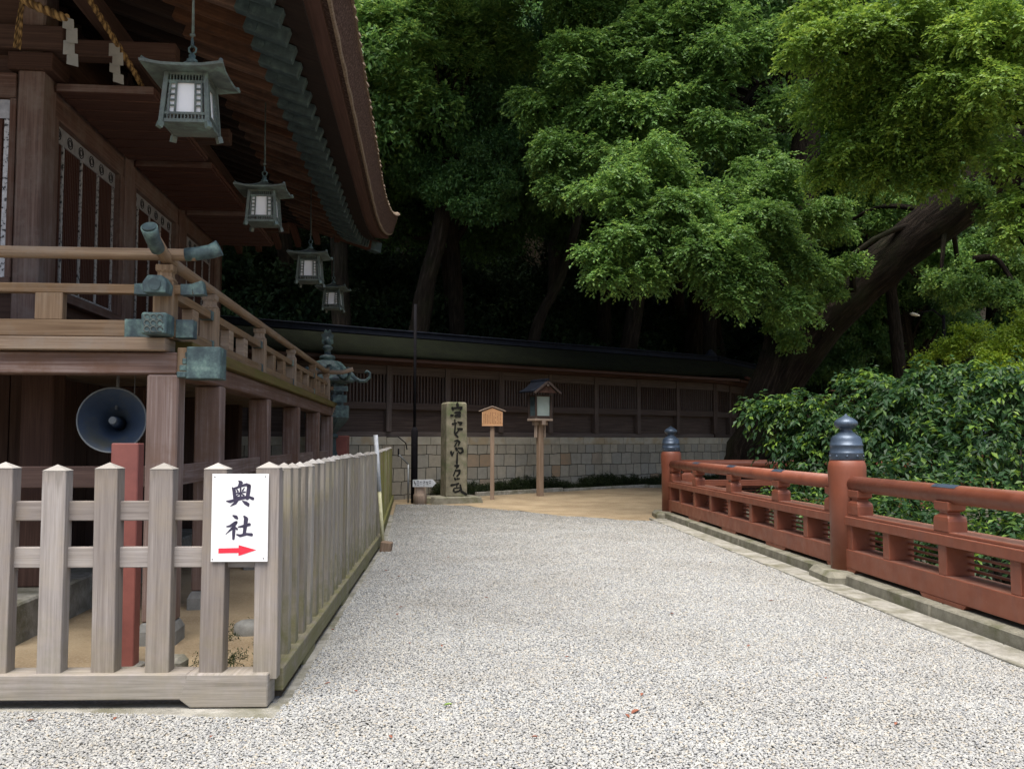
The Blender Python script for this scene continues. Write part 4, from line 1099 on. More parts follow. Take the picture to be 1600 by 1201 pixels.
# ------------------------------------------------------------------ things in front of the wall
# carved stone pillar
sp_ = empty('stone_pillar', (-1.36, 21.6, 0), R(19), 'tall mossy stone pillar with a column of dark carved brush characters', 'stone pillar')
MB(1).lathe([(.36,.22),(.355,1.5),(.345,2.36),(.30,2.40)], 4, 0, 0, math.pi/4, False).build('shaft', M['stone'], sp_, .012)
pl = MB(2); pl.prism([(-.62,-.02),(.62,-.02),(.55,.22),(-.55,.22)], 'y', -.42, .42); pl.build('plinth', M['kerbstone'], sp_, .02)
mr = MB(5)
for k in range(5): mr.lathe([(.0,.0),(.06,.02),(.05,.09),(0,.12)], 7, -.35+.12*k, -.43)
cvp = lambda x, y: ((x-230)/236*.50, 2.39-(y-70)/1000*2.16)
ik = MB(3)
strokes(ik, [
 [(235,82,26),(238,108,32)], [(178,128,26),(186,150,16)], [(180,132,20),(235,128,18),(285,124,30),(268,152,14)],
 [(208,178,20),(258,172,22),(268,186,22),(234,204,24)], [(164,210,26),(186,208,20)], [(212,214,26),(262,214,30)],
 [(206,256,16),(210,300,14)], [(180,300,20),(226,290,14)], [(214,300,14),(205,396,18)], [(240,280,16),(284,290,30),(264,310,14)],
 [(240,352,20),(285,355,28)], [(266,345,14),(240,380,14),(212,412,20),(240,438,20)],
 [(205,482,12),(238,476,22),(262,495,22),(246,530,12)], [(228,500,14),(206,538,16)],
 [(166,600,28),(176,642,16),(196,600,12)], [(222,560,26),(230,578,26)], [(246,560,14),(288,560,24),(300,595,24),(266,616,16),(246,590,12)],
 [(236,610,14),(232,722,24)], [(210,746,20),(250,746,28),(226,772,14)], [(216,800,14),(264,796,26),(260,830,22),(232,860,16)], [(218,790,14),(194,852,14)],
 [(206,880,20),(216,892,22)], [(236,886,22),(262,884,14)], [(170,952,26),(220,945,14),(250,935,20)], [(236,940,14),(230,972,14)],
 [(196,1012,26),(200,986,14),(260,980,14)], [(212,1026,22),(256,1016,18),(276,1000,24)], [(270,950,16),(285,1020,28),(335,1050,26)]],
 cvp, -.262, -.235)
ik.build('carved_lettering', M['stone_ink'], sp_)
# wooden notice board
nb = empty('notice_board', P(769, 779, 22.35)*1.0, R(2), 'small house-shaped cedar notice board on a thin post', 'notice board')
nb.location.z = .1
MB(1).box(-.05,.05,-.04,.06,-.1,1.85).build('post', M['lampwood'], nb, .004)
pb = MB(2); pb.prism([(-.25,1.76),(.25,1.76),(.25,2.10),(0,2.20),(-.25,2.10)], 'y', -.085, -.045); pb.build('board', M['new_wood'], nb, .003)
for s_ in (-1,1):
    MB(3+s_).beam((0,-.06,2.235),(s_*.325,-.06,2.115),.10,.022).build('roof_board', M['lampwood'], nb, .002)
tx = MB(4); rnd = random.Random(8)
for c_ in range(11):
    x = -.20+.04*c_; z = 2.06 if abs(x)>.1 else 2.09
    while z > 1.81:
        hgt = rnd.uniform(.010,.018)
        if rnd.random() < .86: tx.box(x-.006,x+.006,-.0862,-.084,z-hgt,z)
        z -= hgt+rnd.uniform(.004,.012)
tx.build('lettering', M['shutter_wood'], nb)
fr_ = MB(5); fr_.box(-.25,.25,-.092,-.086,1.76,1.785); fr_.box(-.25,-.232,-.092,-.086,1.826,2.09); fr_.box(.232,.25,-.092,-.086,1.826,2.09); fr_.build('frame', M['new_wood'], nb)
# wooden lantern on a post
wlp = empty('wooden_lantern', (.71, 23.4, .08), R(30), 'roofed wooden lantern box on a grey timber post before the wall', 'lantern')
MB(1).box(-.07,.07,-.07,.07,-.1,1.92).build('post', M['lampwood'], wlp, .008)
b = MB(2); b.box(-.26,.26,-.20,.20,1.925,1.985); b.box(-.20,.20,-.05,.05,1.82,1.922); b.box(-.05,.05,-.2,.2,1.822,1.924); b.box(-.105,-.15,-.04,.04,1.5,1.82); b.box(.105,.15,-.04,.04,1.5,1.82); b.build('bracket_tray', M['lampwood'], wlp, .004)
b = MB(3)
for sx in (-1,1):
    for sy in (-1,1): b.beam((sx*.21,sy*.16,1.987),(sx*.23,sy*.175,2.58),.045,.045)
for z in (2.01,2.54):
    b.box(-.2,.2,-.175,-.145,z,z+.04); b.box(-.2,.2,.145,.175,z,z+.04); b.box(-.225,-.195,-.15,.15,z,z+.04); b.box(.195,.225,-.15,.15,z,z+.04)
b.box(-.19,.19,-.14,.14,1.99,2.01)
b.build('light_box', M['wall_wood'], wlp, .003)
b = MB(4); b.box(-.185,.185,-.155,-.150,2.052,2.538); b.build('pane', speckle('dim_pane', [(.3,(.30,.38,.36)),(.7,(.38,.46,.44))], 5, .5), wlp)
b = MB(4); b.box(-.206,-.20,-.14,.14,2.052,2.538); b.box(.20,.206,-.14,.14,2.052,2.538); b.build('side_pane', M['patina_dark'], wlp)
rf = MB(5); n=8
for s_ in (-1,1):
    for k in range(n):
        t0, t1 = k/n, (k+1)/n
        f_ = lambda t: (s_*.41*t, 2.93-.40*t+.12*t*t)
        a, b_ = f_(t0), f_(t1); rf.beam((a[0],0,a[1]),(b_[0],0,b_[1]),.74,.035,up=(0,0,1))
rf.build('roof', M['ridge'], wlp)
rr_ = MB(6); rr_.box(-.045,.045,-.40,.40,2.92,2.98); rr_.build('ridge', M['ridge'], wlp, .01)
bg_ = MB(7)
for s_ in (-1,1): bg_.beam((0,-.385,2.90),(s_*.39,-.385,2.61),.03,.05)
bg_.lathe([(.0,2.76),(.03,2.78),(.03,2.82),(0,2.84)],8,0,-.40); bg_.build('gable_board', M['wall_wood'], wlp)
bg2 = MB(8); bg2.prism([(-.3,2.62),(.3,2.62),(0,2.86)], 'y', -.36, -.33); bg2.build('gable', M['plank_wood'], wlp)
# dark pole
dp = empty('dark_pole', (-2.27, 21.5, 0), 0, 'tall thin dark metal pole between the fence end and the stone pillar', 'pole')
MB(1).tube([(0,0,-.05),(0,0,1.72),(0,0,1.82)], [.078,.078,.05], 14).build('lower_sleeve', M['blackpole'], dp)
MB(2).tube([(0,0,1.8),(0,0,4.7)], .034, 12).build('shaft', M['blackpole'], dp)
# stump with arrow board
st = empty('signpost', (-2.10, 21.15, 0), 0, 'short round log post carrying a small white arrow board', 'signpost')
MB(1).lathe([(.15,-.05),(.155,.25),(.15,.28),(.13,.30),(.125,.52),(.12,.53)], 12).build('log', M['lampwood'], st)
bo = MB(2); bo.prism([(-.15,.46),(.30,.46),(.38,.545),(.30,.63),(-.15,.62)], 'y', -.165, -.15); bo.build('arrow_board', M['poletop'], st, .002)
tx = MB(3)
G = [ [(0,0,1,1),(.5,0,.5,1),(0,.5,1,.5)], [(0,.1,1,.1),(0,.4,1,.4),(.1,.9,.9,.9),(.1,.6,.1,.9),(.9,.6,.9,.9)], [(.5,0,.5,.3),(.1,.3,.9,.3),(.3,.5,.3,.9),(.7,.5,.7,.9)],
      [(.5,0,0,.4),(.5,0,1,.4),(.2,.5,.8,.5),(.2,.65,.2,1),(.8,.65,.8,1),(.2,1,.8,1)], [(.5,0,.5,1),(0,.3,1,.3),(.5,.3,0,.9),(.5,.3,1,.9)], [(.1,.1,.1,1),(.9,.1,.9,1),(.1,.1,.9,.1),(.1,.5,.9,.5)] ]
for i, gl in enumerate(G):
    x0 = -.125+i*.068
    for (a,b_,c_,d_) in gl:
        tx.beam((x0+a*.05,-.167,.60-b_*.11),(x0+c_*.05,-.167,.60-d_*.11),.003,.011,up=(.3,0,1))
tx.build('lettering', M['black'], st)
# grey pipe and hose at the foot of the wall
pp = empty('water_pipe', (-2.50, 21.6, 0), 0, 'thin grey standpipe with a bent tap arm beside the dark pole', 'pipe')
MB(1).tube([(.08,0,0),(.08,0,.95)], .022, 8).build('standpipe', M['steel'], pp)
MB(2).tube([(.08,0,.95),(-.12,-.02,1.16),(-.16,-.02,1.18)], .018, 8).build('tap_arm', M['steel'], pp)
MB(3).tube([(-.15,-.02,1.14),(-.15,-.02,1.32)], .02, 8).build('tap_handle', M['blackpole'], pp)
hz = MB(4); hz.tube([P(604,682,22), P(622,682,22), P(634,692,22), P(636,702,22.2)], .014, 6); tag(hz.build('hose', M['blackpole']), 'black hose looping over the far end of the green fence', 'hose')
bx = MB(5); q = P(640, 785, 22.0); tag(MB(6).box(-2.0,-1.62,21.35,21.75,-.02,.2).build('stone_step', M['stone'], bevel=.02), 'low dark stone block between the log post and the carved pillar', 'stone')
rb = MB(7); rb.box(-4.05,-3.75,21.0,21.3,.9,1.62); rb2 = rb.build('fire_box', M['redpost'], bevel=.01); tag(rb2, 'dark red box standing at the wall foot behind the far picket fence', 'box')
MB(8).box(-4.0,-3.96,21.1,21.2,0,.898).build('leg', M['steel'], rb2); MB(8).box(-3.84,-3.80,21.1,21.2,0,.898).build('leg', M['steel'], rb2)

# bronze standing lantern behind the veranda end
tl = empty('bronze_lantern', (-4.10, 20.4, 0), R(12), 'tall verdigris standing lantern with curled roof tips and flame finial', 'lantern')
b = MB(1); b.lathe([(.55,0),(.5,.15),(.42,.2),(.30,.35),(.24,.5),(.22,.9),(.27,1.05),(.29,1.08),(.27,1.12),(.22,1.3),(.21,1.55),(.26,1.58),(.26,1.62),(.22,1.66)], 6, 0,0, 0, False); b.build('pedestal', M['patina_dark'], tl, .01)
b = MB(2); b.lathe([(.2,1.66),(.42,1.9),(.48,2.0),(.48,2.1),(.40,2.14)], 6, 0,0,0,False); b.build('platform', M['patina_dark'], tl, .008)
b = MB(3)
for k in range(6):
    a = k*math.pi/3; a2 = (k+1)*math.pi/3; r_ = .34
    p0 = Vector((r_*math.cos(a), r_*math.sin(a), 0)); p1 = Vector((r_*math.cos(a2), r_*math.sin(a2), 0))
    b.beam(p0+Vector((0,0,2.14)), p0+Vector((0,0,2.78)), .05, .05)
    for q in range(5):
        f0, f1 = q/5, (q+1)/5
        for z in range(4):
            za, zb = 2.16+z*.15, 2.16+(z+1)*.15
            b.beam(p0.lerp(p1,f0)+Vector((0,0,za)), p0.lerp(p1,f1)+Vector((0,0,zb)), .012,.014); b.beam(p0.lerp(p1,f1)+Vector((0,0,za)), p0.lerp(p1,f0)+Vector((0,0,zb)), .012,.014)
b.build('fire_box', M['patina_dark'], tl)
b = MB(4); b.lathe([(.30,2.76),(.60,2.80),(.62,2.86),(.50,2.95),(.42,3.12),(.30,3.25),(.12,3.30)], 6, 0,0,0,False); rfo = b.build('roof', M['patina'], tl, .01)
for k in range(6):
    a = k*math.pi/3+.0; c_ = MB(k)
    pts_ = [(.45,3.05),(.58,2.90),(.72,2.83),(.85,2.84),(.93,2.92),(.93,3.02),(.87,3.06),(.83,3.01)]
    c_.tube([(r_*math.cos(a), r_*math.sin(a), z) for r_, z in pts_], [.07,.055,.045,.04,.035,.032,.03,.03], 8); c_.build('roof_curl', M['patina'], rfo)
b = MB(5); b.lathe([(.14,3.28),(.18,3.33),(.16,3.38),(.07,3.42),(.07,3.5),(.12,3.56),(.07,3.62),(.03,3.64)], 12); b.build('finial_base', M['patina'], tl)
b = MB(6); fl_ = []
for k in range(25):
    t = k/24*2*math.pi; rr0 = .125+.02*math.cos(t*9)
    fl_.append((rr0*math.sin(t)*(1-.25*math.cos(t)), 3.72-rr0*1.55*math.cos(t)*(1 if math.cos(t)>0 else 1.25)))
b.prism(fl_[:-1], 'y', -.03, .03); b.lathe([(0,3.60),(.07,3.64),(.085,3.70),(.06,3.77),(0,3.84)], 12); b.build('flame_finial', M['patina'], tl)

# ------------------------------------------------------------------ foliage
def leaves(name, lobes, dens, ll, lw, seed, mat, parent=None, droop=.25, shell=.45, young=.12, k=7, flat=.75, upbias=.35, twig=0):
    rg = np.random.default_rng(seed); lobes = np.asarray(lobes, float)
    area = 4*np.pi*lobes[:,3]**2*.75
    cnt = np.maximum((area*dens/k).astype(int), 3)
    idx = np.repeat(np.arange(len(lobes)), cnt); n = len(idx)
    d = rg.normal(size=(n,3)); d[:,2] += upbias; d /= np.linalg.norm(d, axis=1, keepdims=True)
    ph = rg.uniform(0, 6.28, (len(lobes),3))[idx]
    bumpy = 1 + .22*np.sin(d[:,0]*5+ph[:,0])*np.sin(d[:,1]*5+ph[:,1]) + .12*np.sin(d[:,2]*9+ph[:,2])
    rad = (1 - shell*rg.random(n)**1.6)*bumpy
    rz = lobes[idx,3]*(lobes[idx,4] if lobes.shape[1] > 4 else flat)
    c = lobes[idx,:3] + d*np.stack([lobes[idx,3]*rad, lobes[idx,3]*rad, rz*rad], -1)
    sprig_tone = rg.random(n)
    c = np.repeat(c, k, 0); dd = np.repeat(d, k, 0); tone = np.repeat(sprig_tone, k)
    m_ = len(c)
    dirv = dd*.55 + rg.normal(size=(m_,3))*.75; dirv[:,2] -= droop; dirv /= np.linalg.norm(dirv, axis=1, keepdims=True)
    if twig:      # leaves set alternately along an arching, drooping twig
        tt = np.tile((np.arange(k)+.5)/k, n); sg = np.tile(np.where(np.arange(k)%2, 1., -1.), n)
        td = d*np.array([1,1,.45]) + rg.normal(size=(n,3))*.35; td /= np.linalg.norm(td, axis=1, keepdims=True); td = np.repeat(td, k, 0)
        sd_ = np.cross(td, [0,0,1.0]); sd_ /= np.linalg.norm(sd_, axis=1, keepdims=True)+1e-9
        c = c + td*(tt*twig)[:,None]; c[:,2] -= twig*.45*tt**2
        dirv = td*.6 + sd_*(sg*.65)[:,None] + rg.normal(size=(m_,3))*.22; dirv[:,2] -= droop*(.5+.6*tt); dirv /= np.linalg.norm(dirv, axis=1, keepdims=True)
    up = np.array([0,0,1.0]) + dd*.35 + rg.normal(size=(m_,3))*.45
    side = np.cross(dirv, up); side /= np.linalg.norm(side, axis=1, keepdims=True)+1e-9
    nrm = np.cross(side, dirv)
    s_ = rg.uniform(.65,1.2,(m_,1)); L = ll*s_; W = lw*s_
    b0 = c + rg.normal(size=(m_,3))*ll*(.1 if twig else .55)
    v = np.stack([b0, b0+dirv*L*.45+side*W*.5+nrm*W*.14, b0+dirv*L-nrm*L*.12, b0+dirv*L*.45-side*W*.5+nrm*W*.14], 1)
    f0 = np.arange(m_)*4
    f = np.stack([np.stack([f0,f0+1,f0+2],-1), np.stack([f0,f0+2,f0+3],-1)], 1).reshape(-1,3)
    me = np_mesh(name, v.reshape(-1,3), f, False)
    tn = np.clip(tone*.5 + rg.random(m_)*.35 + (rg.random(m_) < young)*.35, 0, 1)
    at = me.attributes.new('tone', 'FLOAT', 'FACE'); at.data.foreach_set('value', np.repeat(tn, 2).astype(np.float32))
    return link_mesh(name, me, mat, parent)

def limb(mb, pts, rad, n=12, wob=.0, seed=0):
    rnd = random.Random(seed); out = []; rr = []
    for i in range(len(pts)-1):
        for k in range(4):
            t = k/4; p = Vector(pts[i]).lerp(Vector(pts[i+1]), t)
            out.append(p + Vector((rnd.uniform(-1,1), rnd.uniform(-1,1), 0))*wob); rr.append((rad[i]*(1-t)+rad[i+1]*t)*(1+rnd.uniform(-.09,.09)))
    out.append(Vector(pts[-1])); rr.append(rad[-1])
    # smooth
    for _ in range(2):
        out = [out[0]] + [(out[i-1]+out[i]*2+out[i+1])/4 for i in range(1,len(out)-1)] + [out[-1]]
    mb.tube(out, rr, n)

# big camphor tree
ct = empty('camphor_tree', (0,0,0), 0, 'huge camphor tree with dark leaning trunk and bright leafy boughs over the railing', 'tree')
tk = MB(1)
limb(tk, [P(1172,800,21.6), P(1182,720,21.6), P(1196,640,21.5), P(1222,560,21.5)], [1.0,.74,.60,.52], 20, .03, 1)
limb(tk, [P(1215,590,21.5), P(1236,450,21.7), P(1258,250,22), P(1270,50,22.2), P(1282,-150,22.4)], [.46,.40,.36,.33,.28], 14, .03, 2)
limb(tk, [P(1216,640,21.3), P(1245,570,21.1), P(1310,480,20.6), P(1395,398,20.0), P(1510,310,19.2), P(1640,200,18.3), P(1760,60,17.5)], [.34,.38,.44,.49,.50,.48,.40], 18, .04, 3)
tk.build('trunk', M['bark'], ct)
A = [(960,300,60,17.5),(1010,265,60,18),(1065,335,75,17.5),(965,380,50,17.2),(945,432,38,17.2),(1125,415,70,17.2),(1185,365,70,17.8),(1250,420,48,18),(1155,465,42,17.2),
     (1232,475,34,17.5),(1090,395,60,17),(1290,340,45,18.5),(1205,300,60,18.5),(1020,355,60,17.6),(1060,285,40,18.2),(1140,320,50,18.2),(1010,430,34,17.3),(925,395,22,17.2)]
B = [(1305,80,70,15),(1385,50,80,15),(1470,30,80,14.5),(1560,60,80,14),(1300,160,55,16),(1400,140,75,15.5),(1490,140,75,14.5),(1580,150,75,13.8),(1335,225,58,16),(1292,275,40,16.5),
     (1425,225,65,15.5),(1500,220,60,15),(1590,250,45,14),(1590,370,30,14),(1595,320,38,14),(1450,280,40,15.5),(1280,20,50,15.5),(1360,130,60,15.6),(1540,110,60,14.2),(1380,270,40,16)]
Cc = [(900,105,55,21),(960,85,55,21),(1010,45,55,21),(1065,60,55,20.5),(930,180,55,21),(870,235,50,21),(985,195,60,20.5),(1055,175,60,20.5),(880,300,38,21),(1125,90,65,20),
      (1185,70,60,20),(1135,215,60,20),(1220,170,45,20),(1010,130,60,21),(1100,10,60,20.5),(1180,250,45,20),(840,170,40,21.5),(920,20,60,22),(1230,60,40,20),(1095,150,50,20.3),(950,250,45,20.5)]
D2 = [(1300,360,40,24),(1390,330,45,24),(1345,310,40,24),(1480,400,45,22),(1540,440,50,21),(1590,430,45,20.5),(1500,455,40,21),(1560,370,45,22)]
def lob(L, f=1.0, fz=.78):
    return [(*P(x,y,Y), r*Y/1440*f, fz) for x,y,r,Y in L]
rnd = random.Random(11)
def split(L, n=3, seed=0, sf=.62):     # small knobbly clumps round each bough end
    r_ = random.Random(seed); out = []
    for x,y,z,r,fz in L:
        out.append((x,y,z,r*.60,fz))
        for k in range(n*4):
            a = r_.uniform(0,6.28); e = r_.uniform(-.7,1.0); q = r_.uniform(.5,1.08)
            out.append((x+math.cos(a)*math.cos(e)*r*q, y+math.sin(a)*math.cos(e)*r*q, z+math.sin(e)*r*q*.85, r*r_.uniform(.14,.34), sf))
    return out
leaves('crown', split(lob(A,.93),4,1), 1250, .082, .050, 1, M['camphor_leaf'], ct, young=.22, k=9, twig=.26, droop=.3)
leaves('crown', split(lob(B,.95),4,2), 1050, .080, .050, 2, M['camphor_bright'], ct, young=.45, k=9, twig=.26, droop=.3)
leaves('crown', split(lob(Cc,.95),4,3), 950, .092, .055, 3, M['camphor_leaf'], ct, young=.2, k=9, twig=.30, droop=.3)
leaves('crown', split(lob(D2),4,4), 800, .10, .062, 4, M['camphor_leaf'], ct, young=.25)
D3 = [(1252,472,40,19.5),(1292,455,30,19.5),(1238,535,24,20),(1335,415,26,19.2),(1570,330,34,17.5),(1520,300,30,17.5),(1470,440,30,19),(1510,425,28,19),(1550,455,32,18.6),(1600,470,34,18.3),(1500,470,20,19),(1395,320,26,22),(1415,355,22,22),(1375,345,22,22),(1230,515,26,21),(1275,505,22,20.6),(1210,500,24,21)]
leaves('crown', split(lob(D3),4,5), 850, .085, .055, 6, M['camphor_leaf'], ct, young=.3)
over = []  # unseen crown lobes added above the view to shade wall and far ground
for k in range(190):
    x = rnd.uniform(-1.5, 9); y = rnd.uniform(20.5, 30); z = max(1.5+.50*y+1.4, 11)+rnd.uniform(0, 4.5)
    over.append((x,y,z,rnd.uniform(1.1,1.9),.7))
leaves('added_shade_crown', over, 110, .22, .13, 5, M['camphor_leaf'], ct, k=6)
br = MB(2)
src = {'A': P(1245,420,21.6), 'B': P(1640,200,18.3), 'C': P(1262,200,22), 'D': P(1480,335,19.5)}
for key, L in (('A',A),('B',B),('C',Cc),('D',D2),('D',D3)):
    for i, (x,y,r,Y) in enumerate(L):
        if key == 'D' and i % 3: continue
        e = P(x,y,Y); s_ = src[key]
        if i % 2 and i > 2: s_ = s_.lerp(P(L[i-1][0],L[i-1][1],L[i-1][3]), .6)
        md_ = s_.lerp(e,.5)+Vector((0,0,.5)); limb(br, [s_, md_, e, e+Vector((0,-.2,-.2))], [.09,.06,.03,.012], 6, .03, i)
br.build('branches', M['bark'], ct)

# forest trees: a few built in full, then copied with their parts
def crown_lobes(seed, n=52, rx=4.3, rz=3.9, zc=11.6):
    r_ = random.Random(seed); out = []
    for k in range(n):
        a = r_.uniform(0,6.28); e = math.asin(r_.uniform(-.75,1)); q = r_.uniform(.55,1)
        out.append((math.cos(a)*math.cos(e)*rx*q, math.sin(a)*math.cos(e)*rx*q, zc+math.sin(e)*rz*q, r_.uniform(.75,1.5), .68))
    return out
def forest_tree(seed, mat, ll, zc, lean):
    root = empty('forest_tree'); t_ = MB(seed)
    limb(t_, [(0,0,-1),(lean*.2,0,2),(lean*.6,.1,5),(lean,.2,zc-2),(lean*1.1,.2,zc+2)], [.42,.33,.28,.22,.08], 12, .06, seed)
    lo = crown_lobes(seed, zc=zc)
    for i, L in enumerate(lo[:22]): limb(t_, [(lean*.8,.1,zc-3.2+(i%5)*.7), (L[0]*.5+lean*.4,L[1]*.5,L[2]-.6), (L[0],L[1],L[2])], [.12,.07,.02], 6, .05, i)
    t_.build('trunk', M['bark2'], root)
    leaves('crown', lo, 175, ll, ll*.52, seed+50, mat, root, k=7, shell=.5)
    return root
protos = [forest_tree(1, M['oak_leaf'], .17, 11.4, .8), forest_tree(2, M['laurel_leaf'], .18, 11.8, -.7), forest_tree(3, M['oak_leaf'], .16, 11.9, 1.6)]
spots = [(-10.0,27.0,0,1.0,1,0),(-4.6,26.6,0,1.0,1,1),(-1.5,30.0,0,.98,0,2),(3.2,31.5,0,1.0,2,0),(7.5,35,0,1.02,0,1),(12.5,34,2,.9,1,3),(17.5,30,1,1.0,2,2),(22,34,0,1.0,0,4),
         (-14,33,1,1.05,2,1),(-8,34,2,1.05,0,3),(-2,36,3,1.05,2,4),(4,38,3,1.05,1,5),(10,42,2,1.1,2,2),(17,40,0,1.1,0,1),(24,42,1,1.1,1,0),(-18,27,0,1.1,0,5),
         (-20,42,1,1.15,1,2),(-12,42,2,1.15,2,3),(-5,44,3,1.15,1,5),(2,46,2,1.15,0,1),(9,49,1,1.2,2,4),(17,49,2,1.2,1,3),(25,50,0,1.2,0,2),(33,44,0,1.2,2,0),
         (-24,54,1,1.25,0,2),(-15,54,2,1.25,1,4),(-6,55,3,1.25,2,1),(3,57,2,1.3,0,0),(12,58,1,1.3,1,5),(22,60,1,1.3,2,3),(32,58,1,1.3,0,4),(11.5,26.5,0,.72,0,2),(8,41,1,1.4,1,2),(12.5,40,0,1.5,2,0),(18,42,0,1.6,1,3),(24.5,44,0,1.6,2,1),(31,40,0,1.5,1,5),(17,33,0,1.1,1,2),(27,36,0,1.3,2,0)]
ftl = {0:'dark green broadleaf forest tree',1:'paler green laurel forest tree',2:'leaning dark forest tree'}
where = ['behind the left part of the roofed wall','rising behind the shrine roof','behind the middle of the roofed wall','above the carved stone pillar','behind the right end of the roofed wall','on the slope at the right, beyond the camphor trunk',
         'at the far right beyond the leaning limb','at the right edge beyond the railing']
used = [False]*3
for i, (x,y,dz,s_,kd_,rot) in enumerate(spots):
    o = protos[kd_] if not used[kd_] else copy_tree(protos[kd_]); used[kd_] = True
    z = float(terrain(np.array(float(x)), np.array(float(y))))
    o.location = (x,y,z); o.scale = (s_,)*3; o.rotation_euler = (0,0,rot*1.05)
    row = 'front row' if i < 8 or i == 31 else 'second row' if i < 16 else 'third row' if i < 24 else 'rearmost row'
    side = 'far left' if x < -9 else 'left' if x < -3.5 else 'middle' if x < 5.5 else 'right' if x < 14 else 'far right'
    tag(o, f'{ftl[kd_]}, {row}, {side} side of the slope', 'tree', 'trees of the dark wood behind the wall')

# left boughs seen over the shrine roof tip
lt_ = empty('laurel_tree', (0,0,0), 0, 'laurel tree with pale star-like leaf tufts right beside the bark roof edge', 'tree')
LD = [(585,40,50,23),(630,70,50,23),(615,120,42,23),(700,30,55,24),(660,20,50,23),(590,90,40,23),(765,35,50,24),(640,140,30,23),(720,80,45,24),(800,90,40,24.5)]
LD2 = [(680,190,60,25),(730,170,50,25),(720,280,60,24.5),(765,305,42,24.5),(655,275,45,25),(780,230,50,25),(740,330,35,24.3),(640,205,40,25.5),(700,245,50,25),(800,160,45,25)]
tk = MB(2); limb(tk, [(-3.6,26,0),P(655,520,26),P(668,430,25.6),P(690,350,25.2),P(705,200,25),P(700,60,24.5)], [.35,.30,.27,.22,.15,.08], 12, .04, 5)
for i,(x,y,r,Y) in enumerate(LD+LD2): limb(tk, [P(700,220,25), P(700,220,25).lerp(P(x,y,Y),.5)+Vector((0,0,.3)), P(x,y,Y)], [.08,.05,.015], 6, .03, i)
tk.build('trunk', M['bark2'], lt_)
leaves('crown', split(lob(LD),4,6), 650, .15, .05, 61, M['laurel_leaf'], lt_, young=.5, droop=.05, k=8, twig=.28)
leaves('crown', split(lob(LD2),4,7), 650, .13, .06, 62, M['oak_leaf'], lt_, young=.1)
dk = empty('leaning_tree', (0,0,0), 0, 'thin bare trunk leaning right in the darkness above the wooden lantern', 'tree')
tk = MB(3); limb(tk, [P(826,560,28), P(840,500,28), P(880,430,28), P(905,330,27.6), P(930,200,27)], [.20,.17,.14,.12,.08], 10, .05, 9); tk.build('trunk', M['bark2'], dk)
leaves('crown', split([(*P(905,240,27.5),1.3,.8),(*P(860,200,27),1.2,.8),(*P(960,180,27.5),1.3,.8)],4,2), 300, .15, .07, 71, M['oak_leaf'], dk)

bt = empty('understorey_tree', (0,0,0), 0, 'low dense green tree filling the gap under the leaning limb, behind the lamp post', 'tree')
r5 = random.Random(55); BT = [(r5.uniform(1290,1640), r5.uniform(330,590), r5.uniform(24,46), r5.uniform(28.5,31)) for k in range(60)]
leaves('crown', split(lob(BT),3,12), 330, .13, .07, 73, M['oak_leaf'], bt, young=.15)
tk = MB(6); limb(tk, [(13,29.5,-.3),(12.9,29.5,3),(12.6,29.5,6),(12.4,29.4,8)], [.3,.25,.16,.06], 10, .05, 3)
for i,(x,y,r,Y) in enumerate(BT[:24]): limb(tk, [(12.8,29.5,3+i*.12), P(x,y,Y)], [.07,.015], 6, .05, i)
tk.build('trunk', M['bark2'], bt)
# shrub and maple in the ravine
sh = empty('broadleaf_shrub', (0,0,0), 0, 'large dark green shrub with drooping leaves crowding behind the red railing', 'shrub')
S1 = [(1240,648,34,15.5),(1205,645,16,15.5),(1285,672,50,15),(1262,705,38,15),(1340,670,60,14.5),(1300,650,26,14.8),(1415,620,46,14),(1380,690,65,14),(1450,640,60,13.5),(1450,590,30,13.8),(1530,650,65,13),
      (1590,620,55,12.8),(1460,715,65,13),(1540,720,65,12.5),(1595,700,60,12),(1290,740,45,14.5),(1370,750,50,13),(1228,690,22,15.5),(1500,590,40,13.5),(1560,590,40,13)]
S2 = [(1420,800,60,11.5),(1500,820,65,10.5),(1580,800,60,10),(1340,800,50,12.5),(1270,790,45,13.5),(1490,760,45,11.5),(1225,775,30,15),(1570,860,50,9.6),(1400,860,45,11.3),(1240,840,40,13),(1480,880,50,10.4)]
leaves('foliage', split(lob(S1,.92,.34),4,8,.28), 330, .115, .058, 81, M['shrub_leaf'], sh, droop=.7, young=.16, shell=.5, k=9, twig=.45)
leaves('foliage', split(lob(S2,1.0,.45),3,9,.4), 420, .09, .05, 82, M['shrub_leaf'], sh, droop=.3, young=.25, shell=.6, k=8, twig=.3)
S4 = [(1188,634,14,15.6),(1250,628,24,15),(1345,595,20,14.6),(1365,610,26,14.4)]
leaves('foliage', split(lob(S4,1.0,.3),4,14,.25), 420, .11, .056, 83, M['shrub_leaf'], sh, droop=.6, young=.4, shell=.5, k=9, twig=.4)
tw = MB(4)
for i,(x,y,r,Y) in enumerate(S1+S2+S4):
    e = P(x,y,Y); b_ = Vector((7.2-.0*i, 13.5, -2.4)) if i%2 else Vector((6.4,11.8,-2.4)); limb(tw, [b_, b_.lerp(e,.6)+Vector((0,0,-.2)), e], [.07,.04,.012], 6, .05, i)
tw.build('stems', M['bark2'], sh)
mp = empty('maple_tree', (0,0,0), 0, 'yellow-green maple with flat layered sprays at the right edge above the shrub', 'tree')
S3 = [(1520,530,36,16),(1580,545,44,15),(1490,552,30,16),(1600,515,38,15),(1550,575,38,14.6),(1440,565,22,16.2),(1640,560,44,14.5),(1590,590,34,14)]
leaves('crown', [(l[0],l[1],l[2],l[3]*1.25,.3) for l in split(lob(S3),4,10)], 800, .06, .035, 91, M['maple_leaf'], mp, droop=.05, young=.35, k=7)
tw = MB(5)
